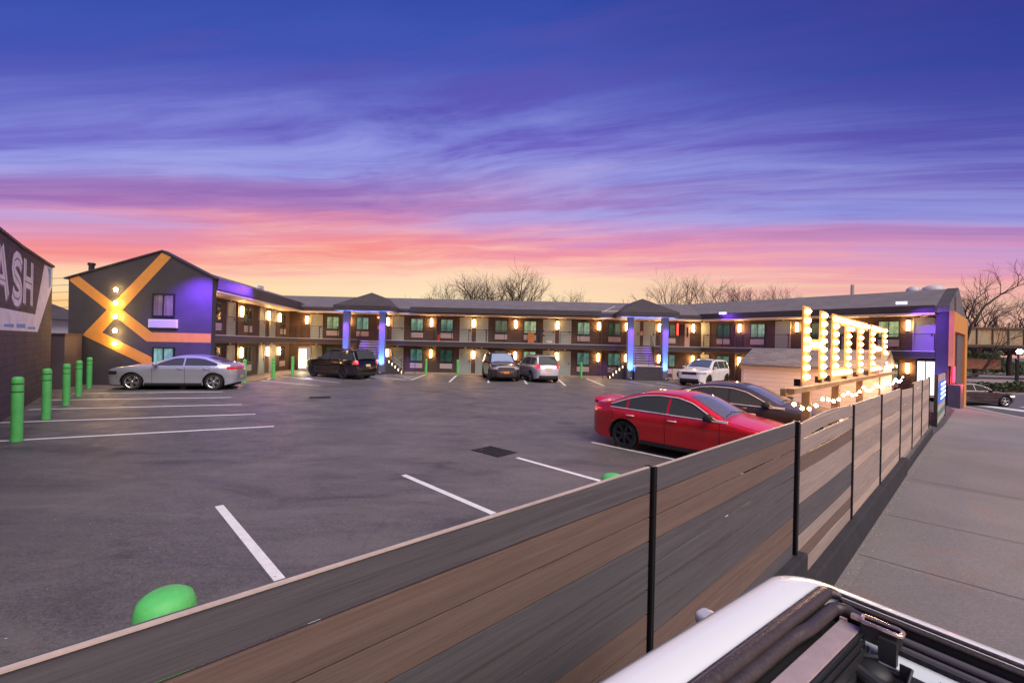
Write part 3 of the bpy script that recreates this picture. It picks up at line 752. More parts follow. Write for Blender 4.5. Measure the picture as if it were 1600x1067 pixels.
# downpipes
for Wf, s in ((WB, -6.27), (WB, 7.4), (WR, 4.9), (WL, 5.75), (WB, -13.9)):
    mb = MB(); mb.box(s - 0.035, s + 0.035, 1.22, 1.295, 0.02, 4.7, fn=Wf); obj('downpipe', mb, mat('brown_pipe', (0.11, 0.08, 0.07), 0.5), hotel)

# ---------------------------------------------------- left gable wall with the orange stripes
GY = 21.7; gs = GY / 21.95
def G(x, z, y=GY): return Vector((x * gs, y, 2.4 + (z - 2.4) * gs))
gp = [(-22.05, -0.1), (-22.1, 5.24), (-17.46, 6.66), (-14.95, 5.42), (-14.95, -0.1)]
mb = MB(); mb.prism(gp, lambda x, z: G(x, z), lambda x, z: G(x, z, GY + 0.3)); obj('gable_wall', mb, M_STUC, hotel)
mb = MB()
for (a, b) in (((-22.3, 5.19), (-17.46, 6.67)), ((-17.46, 6.67), (-14.85, 5.385))):
    mb.add([G(*a, GY - 0.06), G(*b, GY - 0.06), G(b[0], b[1] + 0.07, GY - 0.06), G(a[0], a[1] + 0.07, GY - 0.06), G(*a, GY + 0.34), G(*b, GY + 0.34), G(b[0], b[1] + 0.07, GY + 0.34), G(a[0], a[1] + 0.07, GY + 0.34)],
           [(0, 1, 2, 3), (4, 7, 6, 5), (0, 4, 5, 1), (3, 2, 6, 7), (0, 3, 7, 4), (1, 5, 6, 2)])
obj('roof_edge', mb, M_FASC, hotel)
mb = MB()
for poly in ([(-22.03, 5.22), (-21.62, 5.36), (-17.91, 2.64), (-14.97, 2.64), (-14.97, 2.19), (-18.15, 2.18), (-22.03, 5.10)],
             [(-17.50, 6.60), (-17.02, 6.40), (-20.39, 2.58), (-17.88, 1.40), (-17.88, 0.93), (-18.17, 0.99), (-21.35, 2.43)]):
    dy = 0.006 if poly[0][0] < -20 else 0.010
    mb.prism(poly, lambda x, z: G(x, z, GY - dy), lambda x, z: G(x, z, GY - 0.001))
obj('orange_stripe', mb, M_ORNG, hotel)
def gwin(x0, x1, z0_, z1_, pm):
    a = MB(); xm = (x0 + x1) / 2; t = 0.06
    for (u0, u1, w0, w1) in ((x0, x0 + t, z0_, z1_), (x1 - t, x1, z0_, z1_), (x0 + t, x1 - t, z1_ - t, z1_), (x0 + t, x1 - t, z0_, z0_ + t), (xm - 0.025, xm + 0.025, z0_ + t, z1_ - t)):
        a.box(u0, u1, GY - 0.07, GY, w0, w1)
    w = obj('window', a, M_BLK, hotel)
    a = MB(); a.box(x0 + t, x1 - t, GY - 0.03, GY - 0.012, z0_ + t, z1_ - t); obj('pane', a, pm, w)
gwin(-17.68, -16.59, 3.41, 4.55, M_PANEC); gwin(-17.62, -16.54, 0.75, 1.92, M_PANES[0])
mb = MB(); mb.box(-17.82, -16.42, GY - 0.10, GY, 2.87, 3.28)
for i in range(7): mb.box(-17.78, -16.46, GY - 0.115, GY - 0.10, 2.90 + i * 0.052, 2.93 + i * 0.052)
obj('air_conditioner', mb, mat('lilac_white_grille', (0.62, 0.6, 0.68), 0.5), hotel, bevel=0.005)
M_RING = emis('bulb_white', (1.0, 0.66, 0.26), 55.0)
for z in (4.68, 4.03, 3.37, 2.68, 2.06):
    a = MB(); T = Matrix.Translation((-19.45, GY, z)) @ Matrix.Rotation(R(90), 4, 'X')
    a.lathe([(0.0, 0.03), (0.10, 0.03), (0.12, 0.0)], 18, T)
    l = obj('round_lamp', a, M_HOUS, hotel, smooth=40)
    a = MB(); a.tube([T @ Vector((0.105 * math.cos(k * PI / 8) * .8, 0.105 * math.sin(k * PI / 8) * .8, 0.085)) for k in range(16)], 0.022, 8, closed=True)
    obj('lamp_ring', a, M_RING, l, smooth=60)
    a = MB(); a.tube([(-19.45, GY, z), (-19.45, GY - 0.10, z)], 0.04, 8); obj('lamp_stem', a, M_HOUS, l)
    lt = bpy.data.lights.new('ring_glow', 'POINT'); lt.energy = 26; lt.color = (1.0, 0.62, 0.22); lt.shadow_soft_size = 0.05
    lo = bpy.data.objects.new('ring_glow', lt); COL.objects.link(lo); lo.location = (-19.45, GY - 0.22, z)

# ---------------------------------------------------- right gable on the street side
mb = MB(); mb.prism([(0.0, -1.6), (9.9, -1.6), (9.9, 5.15), (4.8, 6.64), (0.0, 5.2)], lambda d, z: WR(16.36, d, z), lambda d, z: WR(16.88, d, z)); obj('gable_wall', mb, M_STUC, hotel)
mb = MB(); mb.prism([(2.2, 4.9), (3.4, 4.9), (3.4, 6.1), (2.9, 6.0), (2.2, 5.7)], lambda d, z: WR(16.88, d, z), lambda d, z: WR(16.90, d, z)); obj('recess_band', mb, M_BLK, hotel)  # flat dark band standing in for a recess near the peak
mb = MB()
for poly in ([(-0.08, 1.8), (0.42, 1.8), (0.42, 3.75), (6.9, 3.75), (6.9, -1.5), (8.6, -1.5), (8.6, 4.84), (-0.08, 4.84)],):
    mb.prism(poly, lambda d, z: WR(16.89, d, z), lambda d, z: WR(17.10, d, z))
obj('orange_portal', mb, M_ORNG, hotel)
mb = MB(); mb.box(16.885, 16.95, 0.45, 6.85, -1.2, 3.72, fn=WR); obj('recess_panel', mb, mat('slate_panel', (0.035, 0.035, 0.045), 0.5, var=0.2), hotel)
mb = MB(); mb.box(16.95, 16.99, 2.0, 2.1, -1.2, 3.7, fn=WR); mb.box(16.95, 16.99, 3.3, 6.8, -1.2, 3.7, fn=WR); obj('door', mb, mat('slate_light', (0.10, 0.10, 0.12), 0.5, var=0.2), hotel)
mb = MB(); mb.box(16.9, 17.4, -0.2, 1.4, -0.6, 0.75, fn=WR); obj('low_wall', mb, mat('grey_purple_block', (0.10, 0.085, 0.095), 0.8, var=0.2), hotel)
mb = MB(); mb.box(17.0, 17.06, 0.9, 1.5, 0.85, 1.75, fn=WR); obj('red_lamp', mb, emis('red_neon', (1.0, 0.04, 0.08), 5.0), hotel)
# lit office doorway and its window, ground floor right end
mb = MB(); mb.box(15.45, 16.25, 1.22, 1.285, 0.03, 2.0, fn=WR); obj('office_doorway', mb, emis('cool_white_interior', (0.86, 0.88, 1.0), 1.6), hotel)
mb = MB()
for a_, b_ in ((15.40, 15.47), (15.82, 15.86), (16.23, 16.30)): mb.box(a_, b_, 1.15, 1.29, 0.03, 2.05, fn=WR)
mb.box(15.40, 16.30, 1.15, 1.29, 2.0, 2.07, fn=WR)
obj('door_frame', mb, M_BLK, hotel)
# pale narrow door and red neon at the inner corner
mb = MB(); mb.box(14.28, 14.68, 1.24, 1.30, 2.61, 4.5, fn=WB); o_ = obj('door', mb, mat('pink_white_door', (0.7, 0.5, 0.45), 0.5), hotel)
mb = MB(); mb.box(14.42, 14.56, 1.22, 1.238, 3.4, 4.2, fn=WB); obj('pane', mb, M_BLK, o_)
mb = MB(); mb.box(13.62, 13.72, 1.2, 1.24, 3.55, 4.5, fn=WB); obj('neon_tube', mb, emis('red_neon_tube', (1.0, 0.05, 0.03), 6.0), hotel)
mb = MB(); mb.box(13.9, 14.1, 1.05, 1.29, 3.6, 4.4, fn=WB); obj('speaker_box', mb, M_BLK, hotel)
mb = MB(); mb.box(10.62, 10.80, 1.26, 1.295, 3.45, 3.8, fn=WB); obj('notice_plate', mb, mat('notice_white', (0.75, 0.55, 0.5), 0.5), hotel)
mb = MB(); mb.box(-11.15, -11.0, 1.26, 1.295, 3.5, 3.8, fn=WB); obj('notice_plate', mb, mat('notice_white2', (0.75, 0.55, 0.5), 0.5), hotel)
mb = MB(); mb.box(-11.15, -10.85, 1.12, 1.29, 4.38, 4.52, fn=WB); obj('exit_light', mb, emis('exit_red', (1.0, 0.25, 0.1), 4.0), hotel)

# ---------------------------------------------------- porticos with stairs
M_HIP = shingle_mat('dark_shingles', (0.060, 0.050, 0.055), (0.085, 0.070, 0.072))
M_RISER = mat('dark_stair_block', (0.05, 0.042, 0.055), 0.7, var=0.2)
def spot(loc, tgt, e, col, size=70, blend=0.6, r=0.04):
    l = bpy.data.lights.new('floodlight_beam', 'SPOT'); l.energy = e; l.color = col; l.spot_size = R(size); l.spot_blend = blend; l.shadow_soft_size = r
    o = bpy.data.objects.new('floodlight_beam', l); COL.objects.link(o); o.location = loc
    d = Vector(tgt) - Vector(loc); o.rotation_euler = d.to_track_quat('-Z', 'Y').to_euler(); return o
def portico(xa, xb, side):
    y0, y1 = 33.3, 33.74
    xm = (xa + xb) / 2
    for x in (xa, xb):
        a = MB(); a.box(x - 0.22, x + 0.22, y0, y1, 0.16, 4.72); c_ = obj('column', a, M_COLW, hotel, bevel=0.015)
        a = MB(); a.box(x - 0.30, x + 0.30, y0 - 0.08, y1 + 0.08, 0.0, 0.16); obj('plinth', a, M_RISER, c_, bevel=0.01)
        a = MB(); a.lathe([(0.0, 0.02), (0.07, 0.02), (0.09, 0.12), (0.07, 0.15), (0.0, 0.13)], 14, Matrix.Translation((x, y0 - 0.30, 0))); f_ = obj('uplight', a, M_HOUS, c_, smooth=40)
        a = MB(); a.lathe([(0.0, 0.153), (0.06, 0.153)], 14, Matrix.Translation((x, y0 - 0.30, 0))); obj('lens', a, emis('blue_lens', (0.35, 0.5, 1.0), 8.0), f_)
        spot((x, y0 - 0.42, 0.20), (x, y0 + 0.02, 2.2), 3600, (0.10, 0.26, 1.0), 60, 1.0)
        spot((x + (0.12 if side < 0 else -0.12), y0 - 1.3, 4.5), (x, y0 + 0.05, 3.2), 1500, (0.20, 0.05, 1.0), 42, 1.0)
    # hip roof
    ex0, ex1, ey0, ey1 = xm - 2.16, xm + 2.16, 32.8, 36.6
    a = MB()
    a.add([(ex0, ey0, 5.12), (ex1, ey0, 5.12), (ex1, 38.5, 5.12), (ex0, 38.5, 5.12), (xm, 35.0, 6.32), (xm, 40.0, 6.32)], [(0, 1, 4), (1, 2, 5, 4), (3, 0, 4, 5), (2, 3, 5)])
    obj('portico_roof', a, M_HIP, hotel)
    a = MB(); a.box(ex0, ex1, ey0, 35.12, 4.76, 5.115); obj('portico_fascia', a, M_FASC, hotel, bevel=0.02)
    a = MB(); a.box(ex0 + 0.1, ex1 - 0.1, ey0 + 0.1, 35.1, 4.72, 4.757); obj('portico_soffit', a, mat('lilac_soffit', (0.55, 0.52, 0.6), 0.6), hotel)
    # landing, flight up to the gallery, side steps down
    lx0, lx1 = xa + 0.24, xb - 0.24
    a = MB(); a.box(lx0, lx1, 32.98, 34.1, 0.0, 1.02); obj('stair_landing', a, M_RISER, hotel)
    a = MB(); a.box(lx0 - 0.02, lx1 + 0.02, 32.95, 34.1, 1.025, 1.065); obj('landing_slab', a, M_STEP, hotel)
    a = MB(); n = 8
    for i in range(n):
        zt = 1.065 + (2.58 - 1.065) * (i + 1) / (n + 0.0)
        yy = 34.1 + i * 0.15
        a.box(lx0 + 0.25, lx1 - 0.25, yy, yy + 0.17, zt - 0.15, zt)
        a.box(lx0 + 0.25, lx1 - 0.25, yy + 0.02, 35.29, 1.0, zt - 0.151)
    fl_ = obj('stair_flight', a, M_STEP, hotel)
    a = MB()
    for i in range(n):
        zt = 1.065 + (2.58 - 1.065) * (i + 1) / n; yy = 34.1 + i * 0.15
        a.box(lx0 + 0.24, lx1 - 0.24, yy - 0.03, yy + 0.16, zt + 0.001, zt + 0.022); a.box(lx0 + 0.245, lx1 - 0.245, yy - 0.004, yy - 0.001, zt - 0.05, zt - 0.001)  # tread slab, then a dark strip painted as the shadow below its nosing
    obj('tread_and_nosing_shade', a, M_RISER, fl_)
    for x in (lx0 + 0.22, lx1 - 0.22):
        a = MB()
        for k in range(5):
            p0 = Vector((x, 34.1, 1.15 + 0.2 * k)); p1 = Vector((x, 35.35, 2.68 + 0.2 * k))
            a.tube([p0, p1], 0.012 if k < 4 else 0.022, 5)
        for t in (0, 0.5, 1): a.tube([(x, 34.1 + 1.25 * t, 1.06 + 1.53 * t), (x, 34.1 + 1.25 * t, 1.97 + 1.53 * t)], 0.02, 5)
        obj('stair_rail', a, M_RAIL, hotel)
    a = MB()
    for k in range(5):
        a.tube([(lx0, 33.0, 1.2 + 0.19 * k), (lx1, 33.0, 1.2 + 0.19 * k)], 0.010 if k < 4 else 0.02, 5)
    for x in (lx0 + 0.05, (lx0 + lx1) / 2, lx1 - 0.05): a.tube([(x, 33.0, 1.05), (x, 33.0, 1.98)], 0.018, 5)
    obj('landing_rail', a, M_RAIL, hotel)
    x0 = xb + 0.24 if side > 0 else xa - 0.24
    a = MB(); b = MB()
    for i in range(5):
        zt = 1.02 - i * 0.2; xs = x0 + side * i * 0.24
        a.box(min(xs, xs + side * 0.24), max(xs, xs + side * 0.24), 33.8, 34.7, 0.0, zt)
        b.ball((xs + side * 0.22, 33.76, zt - 0.03), 0.035, 8, 5); b.ball((xs + side * 0.22, 33.76, zt - 0.13), 0.03, 8, 5)
    sd = obj('side_steps', a, M_RISER, hotel)
    obj('step_light', b, emis('step_bulb', (1.0, 0.72, 0.45), 9.0), sd)
    a = MB()
    for k in range(3): a.tube([(x0, 33.78, 1.4 + 0.25 * k), (x0 + side * 1.3, 33.78, 0.35 + 0.25 * k)], 0.014, 5)
    obj('stair_rail', a, M_RAIL, hotel)
portico(-12.56, -9.83, 1)
portico(8.95, 11.56, -1)
# low ramp rails
mb = MB()
for (a_, b_) in (((-8.3, 33.2, 0.95), (-7.3, 33.4, 0.95)), ((6.9, 33.4, 1.05), (8.1, 33.3, 0.7))):
    for k in range(4): mb.tube([Vector(a_) - Vector((0, 0, 0.22 * k)), Vector(b_) - Vector((0, 0, 0.22 * k))], 0.014, 5)
    for p_ in (a_, b_): mb.tube([p_, (p_[0], p_[1], 0.0)], 0.018, 5)
obj('ramp_rail', mb, M_RAIL, hotel)

# ---------------------------------------------------- floodlights of the hotel
def flood(loc, rot, name='floodlight', col=(0.75, 0.7, 1.0)):
    a = MB(); T = Matrix.Translation(loc) @ Matrix.Rotation(rot, 4, 'Z')
    a.box(-0.28, 0.28, -0.12, 0.05, -0.10, 0.10, T); a.tube([T @ Vector((0, 0.02, -0.05)), T @ Vector((0, 0.28, -0.22))], 0.02, 6)
    f_ = obj(name, a, mat('flood_grey', (0.5, 0.48, 0.6), 0.4), hotel, bevel=0.01)
    a = MB(); a.box(-0.25, 0.25, -0.125, -0.121, -0.08, 0.08, T); obj('lens', a, emis('flood_lens', col, 2.0), f_)
flood(WL(5.0, -0.35, 5.55), R(-80)); flood(WR(4.6, -0.35, 5.2), R(-40)); flood(WR(14.9, -0.35, 5.38), R(-40))
VIO = (0.22, 0.06, 1.0); BLU = (0.12, 0.22, 1.0)
spot((-15.25, GY - 1.1, 0.25), (-15.3, GY, 2.6), 3400, VIO, 95, 0.9)
spot((-15.0, GY - 1.6, 5.6), (-15.4, GY, 3.6), 2800, (0.20, 0.05, 1.0), 95, 0.9)
spot((-14.75, GY - 0.55, 0.6), (-15.0, GY, 1.5), 700, (0.35, 0.30, 1.0), 100, 0.9)
for lx, lz in ((-15.25, 0.12),):
    a = MB(); a.box(lx - 0.12, lx + 0.12, GY - 1.2, GY - 1.05, 0.0, 0.22); obj('floodlight', a, M_HOUS, hotel)
# the one on the eave washes the fascia and gallery edge beside it
spot(WL(5.0, -1.2, 5.4), WL(1.5, 0.0, 4.0), 420, VIO, 100, 0.9)
spot(WR(4.6, -1.1, 5.0), WR(5.0, 0.0, 4.6), 150, VIO, 110, 0.9)
spot(WR(14.9, -1.5, 5.2), WR(16.6, 0.0, 3.4), 1400, VIO, 80, 0.9)
spot(WR(16.2, -1.2, 0.3), WR(16.6, 0.0, 2.4), 500, (0.3, 0.2, 1.0), 80, 0.9)
rp = bpy.data.lights.new('red_glow', 'POINT'); rp.energy = 160; rp.color = (1.0, 0.05, 0.08); rp.shadow_soft_size = 0.15
ro = bpy.data.objects.new('red_glow', rp); COL.objects.link(ro); ro.location = WR(17.6, 1.1, 0.9)
# roof bits
mb = MB(); mb.tube([WR(11.4, 5.2, 6.2), WR(11.4, 5.2, 7.35)], 0.11, 10); obj('vent_pipe', mb, mat('galvanised', (0.45, 0.42, 0.42), 0.4, 0.6), hotel, smooth=40)
for s, r_ in ((15.6, 0.62), (14.6, 0.4)):
    mb = MB(); mb.lathe([(r_, -0.3), (r_, 0.15), (r_ * 0.85, 0.35), (r_ * 0.4, 0.48), (0.0, 0.5)], 20, Matrix.Translation(WR(s, 6.0, 6.55))); obj('roof_vent', mb, mat('pale_vent', (0.5, 0.47, 0.5), 0.5), hotel, smooth=50)
mb = MB(); mb.tube([WB(7.4, 0.5, 5.32), WB(8.9, 3.2, 6.0)], 0.03, 6); mb.tube([WB(7.2, 0.4, 5.30), WB(9.0, 0.6, 5.38)], 0.03, 6); obj('conduit', mb, mat('pale_conduit', (0.6, 0.55, 0.52), 0.5), hotel)
mb = MB(); mb.tube([(-21.6, 22.6, 5.2), (-21.6, 22.6, 6.0)], 0.12, 10); mb.tube([(-21.6, 22.6, 6.0), (-21.6, 22.6, 6.12)], 0.16, 10); obj('vent_pipe', mb, M_BLK, hotel, smooth=40)
# ------------------------------------------------------------------ car wash wall on the left
WD = Vector((-0.6492, 0.7606, 0)); WNv = Vector((-0.7606, -0.6492, 0)); W0 = Vector((-13.82, 11.96, 0))
def WW(s, d, z): return W0 + WD * s + WNv * d + Vector((0, 0, z))
def block_mat():
    m = bpy.data.materials.new('painted_block'); m.use_nodes = True
    q = NG(m.node_tree); p = m.node_tree.nodes['Principled BSDF']
    vec = q.n('ShaderNodeTexCoord').outputs['Object']
    sp = q.n('ShaderNodeSeparateXYZ'); q.l(vec, sp.inputs[0])
    along = q.m('ADD', q.m('MULTIPLY', sp.outputs[0], WD.x), q.m('MULTIPLY', sp.outputs[1], WD.y))
    nz0 = q.noise(vec, 2.0, 3, 0.6)
    br = q.n('ShaderNodeTexBrick'); q.l(q.comb(along, q.m('ADD', sp.outputs[2], q.m('MULTIPLY', nz0, 0.04)), 0.0), br.inputs['Vector'])
    br.inputs['Scale'].default_value = 1.0; br.inputs['Brick Width'].default_value = 0.42; br.inputs['Row Height'].default_value = 0.215; br.inputs['Mortar Size'].default_value = 0.012
    br.inputs['Color1'].default_value = (0.085, 0.068, 0.070, 1); br.inputs['Color2'].default_value = (0.055, 0.045, 0.050, 1); br.inputs['Mortar'].default_value = (0.03, 0.025, 0.028, 1)
    nz = q.noise(vec, 1.1, 7, 0.7, 0.5)
    c = q.mix(q.mapr(nz, 0.40, 0.70, 0, 0.7), br.outputs[0], (0.13, 0.085, 0.075, 1))
    c = q.mix(q.mapr(q.noise(vec, 0.5, 5, 0.6), 0.55, 0.70, 0, 0.7), c, (0.035, 0.032, 0.042, 1))
    q.l(c, p.inputs['Base Color']); p.inputs['Roughness'].default_value = 0.8
    b = q.n('ShaderNodeBump'); b.inputs['Strength'].default_value = 0.8; b.inputs['Distance'].default_value = 0.02
    q.l(q.m('ADD', q.m('MULTIPLY', br.outputs[1], -1.0), q.m('MULTIPLY', q.noise(vec, 22, 4, 0.6), 0.5)), b.inputs['Height']); q.l(b.outputs[0], p.inputs['Normal'])
    return m
wash = thing('block_building', 'dark painted block building with big white ASH lettering at the left edge', 'building', tuple(WW(0, 0, 0)))
mb = MB(); mb.prism([(-16, 0), (9.2, 0), (9.2, 5.30), (7, 5.22), (2, 5.08), (-16, 5.02)], lambda s, z: WW(s, 0, z), lambda s, z: WW(s, 9, z))
obj('wall', mb, block_mat(), wash)
mb = MB(); n = 62
for i in range(n):
    s = -16 + 25.3 * i / n; zt = interp(s, [(-16, 5.02), (2, 5.08), (7, 5.22), (9.2, 5.30)])
    mb.box(s, s + 0.30, -0.07, 0.35, zt + 0.002, zt + 0.075, fn=WW); mb.box(s + 0.30, s + 0.405, -0.05, 0.33, zt + 0.002, zt + 0.05, fn=WW)
obj('coping_tile', mb, mat('clay_coping', (0.075, 0.045, 0.05), 0.7, var=0.3), wash)
M_MURAL = mat('white_mural_paint', (0.92, 0.86, 0.84), 0.7, var=0.22, vscale=2.5, bump=0.5, bscale=14)
M_MSH = mat('mauve_mural_shadow', (0.20, 0.15, 0.22), 0.7, var=0.2)
M_MBL = mat('blue_mural_paint', (0.16, 0.36, 0.62), 0.7, var=0.2)
def stroke(mb_, pts, w_, d0, closed=False):
    """broad painted stroke along points (s, z)"""
    P = [Vector((p[0], 0, p[1])) for p in pts]; n_ = len(P); O = []
    for i, p in enumerate(P):
        a_ = P[max(i - 1, 0)]; b_ = P[min(i + 1, n_ - 1)]; t_ = (b_ - a_).normalized(); nn = Vector((-t_.z, 0, t_.x))
        O.append((p + nn * w_[0] / 2 if isinstance(w_, tuple) else p + nn * w_ / 2, p - nn * w_[0] / 2 if isinstance(w_, tuple) else p - nn * w_ / 2))
    V = []
    for (a_, b_) in O: V += [WW(a_.x, d0, a_.z), WW(b_.x, d0, b_.z)]
    mb_.add(V, [(2 * i, 2 * i + 1, 2 * i + 3, 2 * i + 2) for i in range(n_ - 1)])
def letters(mb_, d0, off=(0, 0), w_=0.44):
    ox, oz = off
    def S_(pts): return [(a + ox, b + oz) for a, b in pts]
    for k, pts in enumerate(([(-1.05, 3.42), (-0.42, 4.72)], [(-0.28, 4.72), (0.52, 3.42)])): stroke(mb_, S_(pts), w_, d0 - 0.0006 * k)
    stroke(mb_, S_([(-0.75, 3.85), (0.2, 3.85)]), w_ * 0.6, d0 - 0.0012)
    S = [(2.45, 4.50), (2.15, 4.66), (1.72, 4.68), (1.36, 4.56), (1.24, 4.34), (1.42, 4.16), (1.80, 4.06), (2.20, 3.95), (2.42, 3.76), (2.32, 3.56), (1.98, 3.46), (1.52, 3.48), (1.18, 3.64)]
    # smooth the S
    sm = []
    for i in range(len(S) - 1):
        for t in (0, 0.5): sm.append((S[i][0] * (1 - t) + S[i + 1][0] * t, S[i][1] * (1 - t) + S[i + 1][1] * t))
    sm.append(S[-1]); stroke(mb_, S_(sm), w_, d0)
    stroke(mb_, S_([(3.02, 3.40), (3.02, 4.84)]), w_, d0); stroke(mb_, S_([(4.28, 3.40), (4.28, 4.86)]), w_, d0 - 0.0006); stroke(mb_, S_([(3.0, 4.12), (4.3, 4.12)]), w_ * 0.9, d0 - 0.0012)
mb = MB(); letters(mb, -0.004, (0.13, -0.06)); obj('lettering_shadow', mb, M_MSH, wash)
mb = MB(); letters(mb, -0.008); obj('lettering', mb, M_MURAL, wash)
mb = MB(); letters(mb, -0.0115, (0.0, 0.0), 0.05); obj('lettering_inline', mb, M_MSH, wash)
mb = MB()
mb.prism([(-16, 2.5), (5.72, 2.5), (9.1, 4.45), (9.1, 5.22), (6.99, 5.14), (5.15, 3.12), (-16, 3.02)], lambda s, z: WW(s, -0.0025, z), lambda s, z: WW(s, -0.001, z))
obj('mural_band', mb, M_MURAL, wash)
mb = MB(); mb.prism([(7.7, 5.12), (8.8, 5.18), (8.75, 4.45), (8.2, 4.30), (8.15, 4.85)], lambda s, z: WW(s, -0.0052, z), lambda s, z: WW(s, -0.003, z))
for (s0, s1, a_, b_) in ((-4, -2.4, 2.6, 2.72), (-2.0, -0.6, 2.6, 2.78), (0.2, 1.5, 2.60, 2.70), (1.9, 3.3, 2.6, 2.74), (3.7, 5.2, 2.58, 2.68)): mb.prism([(s0, a_), (s1, a_), (s1, b_), (s0, b_ - 0.03)], lambda s, z: WW(s, -0.0052, z), lambda s, z: WW(s, -0.003, z))
obj('blue_mark', mb, M_MBL, wash)
mb = MB(); mb.lathe([(0, 0.02), (0.09, 0.02), (0.10, 0.0)], 12, Matrix.Translation(WW(-0.5, -0.0, 0.42)) @ Matrix.Rotation(R(90), 4, 'X')); obj('wall_cap', mb, mat('pale_cap2', (0.5, 0.46, 0.44), 0.6), wash)
# dark enclosure between the block building and the hotel
en = thing('enclosure', 'plain dark boxy enclosure between the block building and the striped gable', 'enclosure', (-21, 21, 0))
mb = MB(); mb.add([(-20.05, 19.80, 0), (-20.95, 21.52, 0), (-24.5, 21.6, 0), (-22.2, 17.4, 0), (-20.05, 19.80, 2.43), (-20.95, 21.52, 2.43), (-24.5, 21.6, 2.43), (-22.2, 17.4, 2.43)],
                  [(0, 3, 2, 1), (4, 5, 6, 7), (0, 1, 5, 4), (1, 2, 6, 5), (2, 3, 7, 6), (3, 0, 4, 7)])
obj('panel', mb, mat('dark_enclosure', (0.075, 0.055, 0.062), 0.7, var=0.2, vscale=1.2), en)
mb = MB()
rimp = [(-20.02, 19.76), (-20.92, 21.55), (-24.5, 21.64), (-22.2, 17.3)]
for a_, b_ in zip(rimp, rimp[1:] + rimp[:1]): mb.tube([(*a_, 2.46), (*b_, 2.46)], 0.04, 4)
obj('cap_rail', mb, M_FASC, en)

# ------------------------------------------------------------------ shed
shed = thing('garden_shed', 'small pinkish clapboard shed with grey shingle roof behind the lit sign', 'shed', (9.5, 14.5, 0))
SD = Vector((0.682, -0.731, 0)); SN = Vector((0.731, 0.682, 0))
def SH(s, d, z): return Vector((7.83, 15.0, 0)) + SD * s + SN * d + Vector((0, 0, z))
mb = MB(); mb.box(0, 3.6, 0, 2.6, 0, 1.93, fn=SH); mb.prism([(0, 1.93), (2.6, 1.93), (1.3, 2.42)], lambda d, z: SH(0.0, d, z), lambda d, z: SH(3.6, d, z))
obj('wall', mb, siding_mat('pink_clapboard', (0.80, 0.66, 0.57), 0.14, 0.6, 0.06, 0.5), shed)
mb = MB(); mb.prism([(-0.12, 1.90), (-0.12, 1.955), (1.3, 2.50), (2.72, 1.955), (2.72, 1.90), (1.3, 2.44)], lambda d, z: SH(-0.1, d, z), lambda d, z: SH(3.7, d, z))
obj('roof', mb, shingle_mat('shed_shingles', (0.24, 0.21, 0.21), (0.13, 0.115, 0.12), 0.7), shed)
mb = MB(); mb.box(-0.015, 0.07, -0.015, 0.0, 0.0, 1.9, fn=SH); mb.box(-0.015, 3.61, -0.03, -0.016, 1.78, 1.90, fn=SH)
obj('corner_board', mb, mat('pink_white_trim', (0.68, 0.54, 0.48), 0.5), shed)

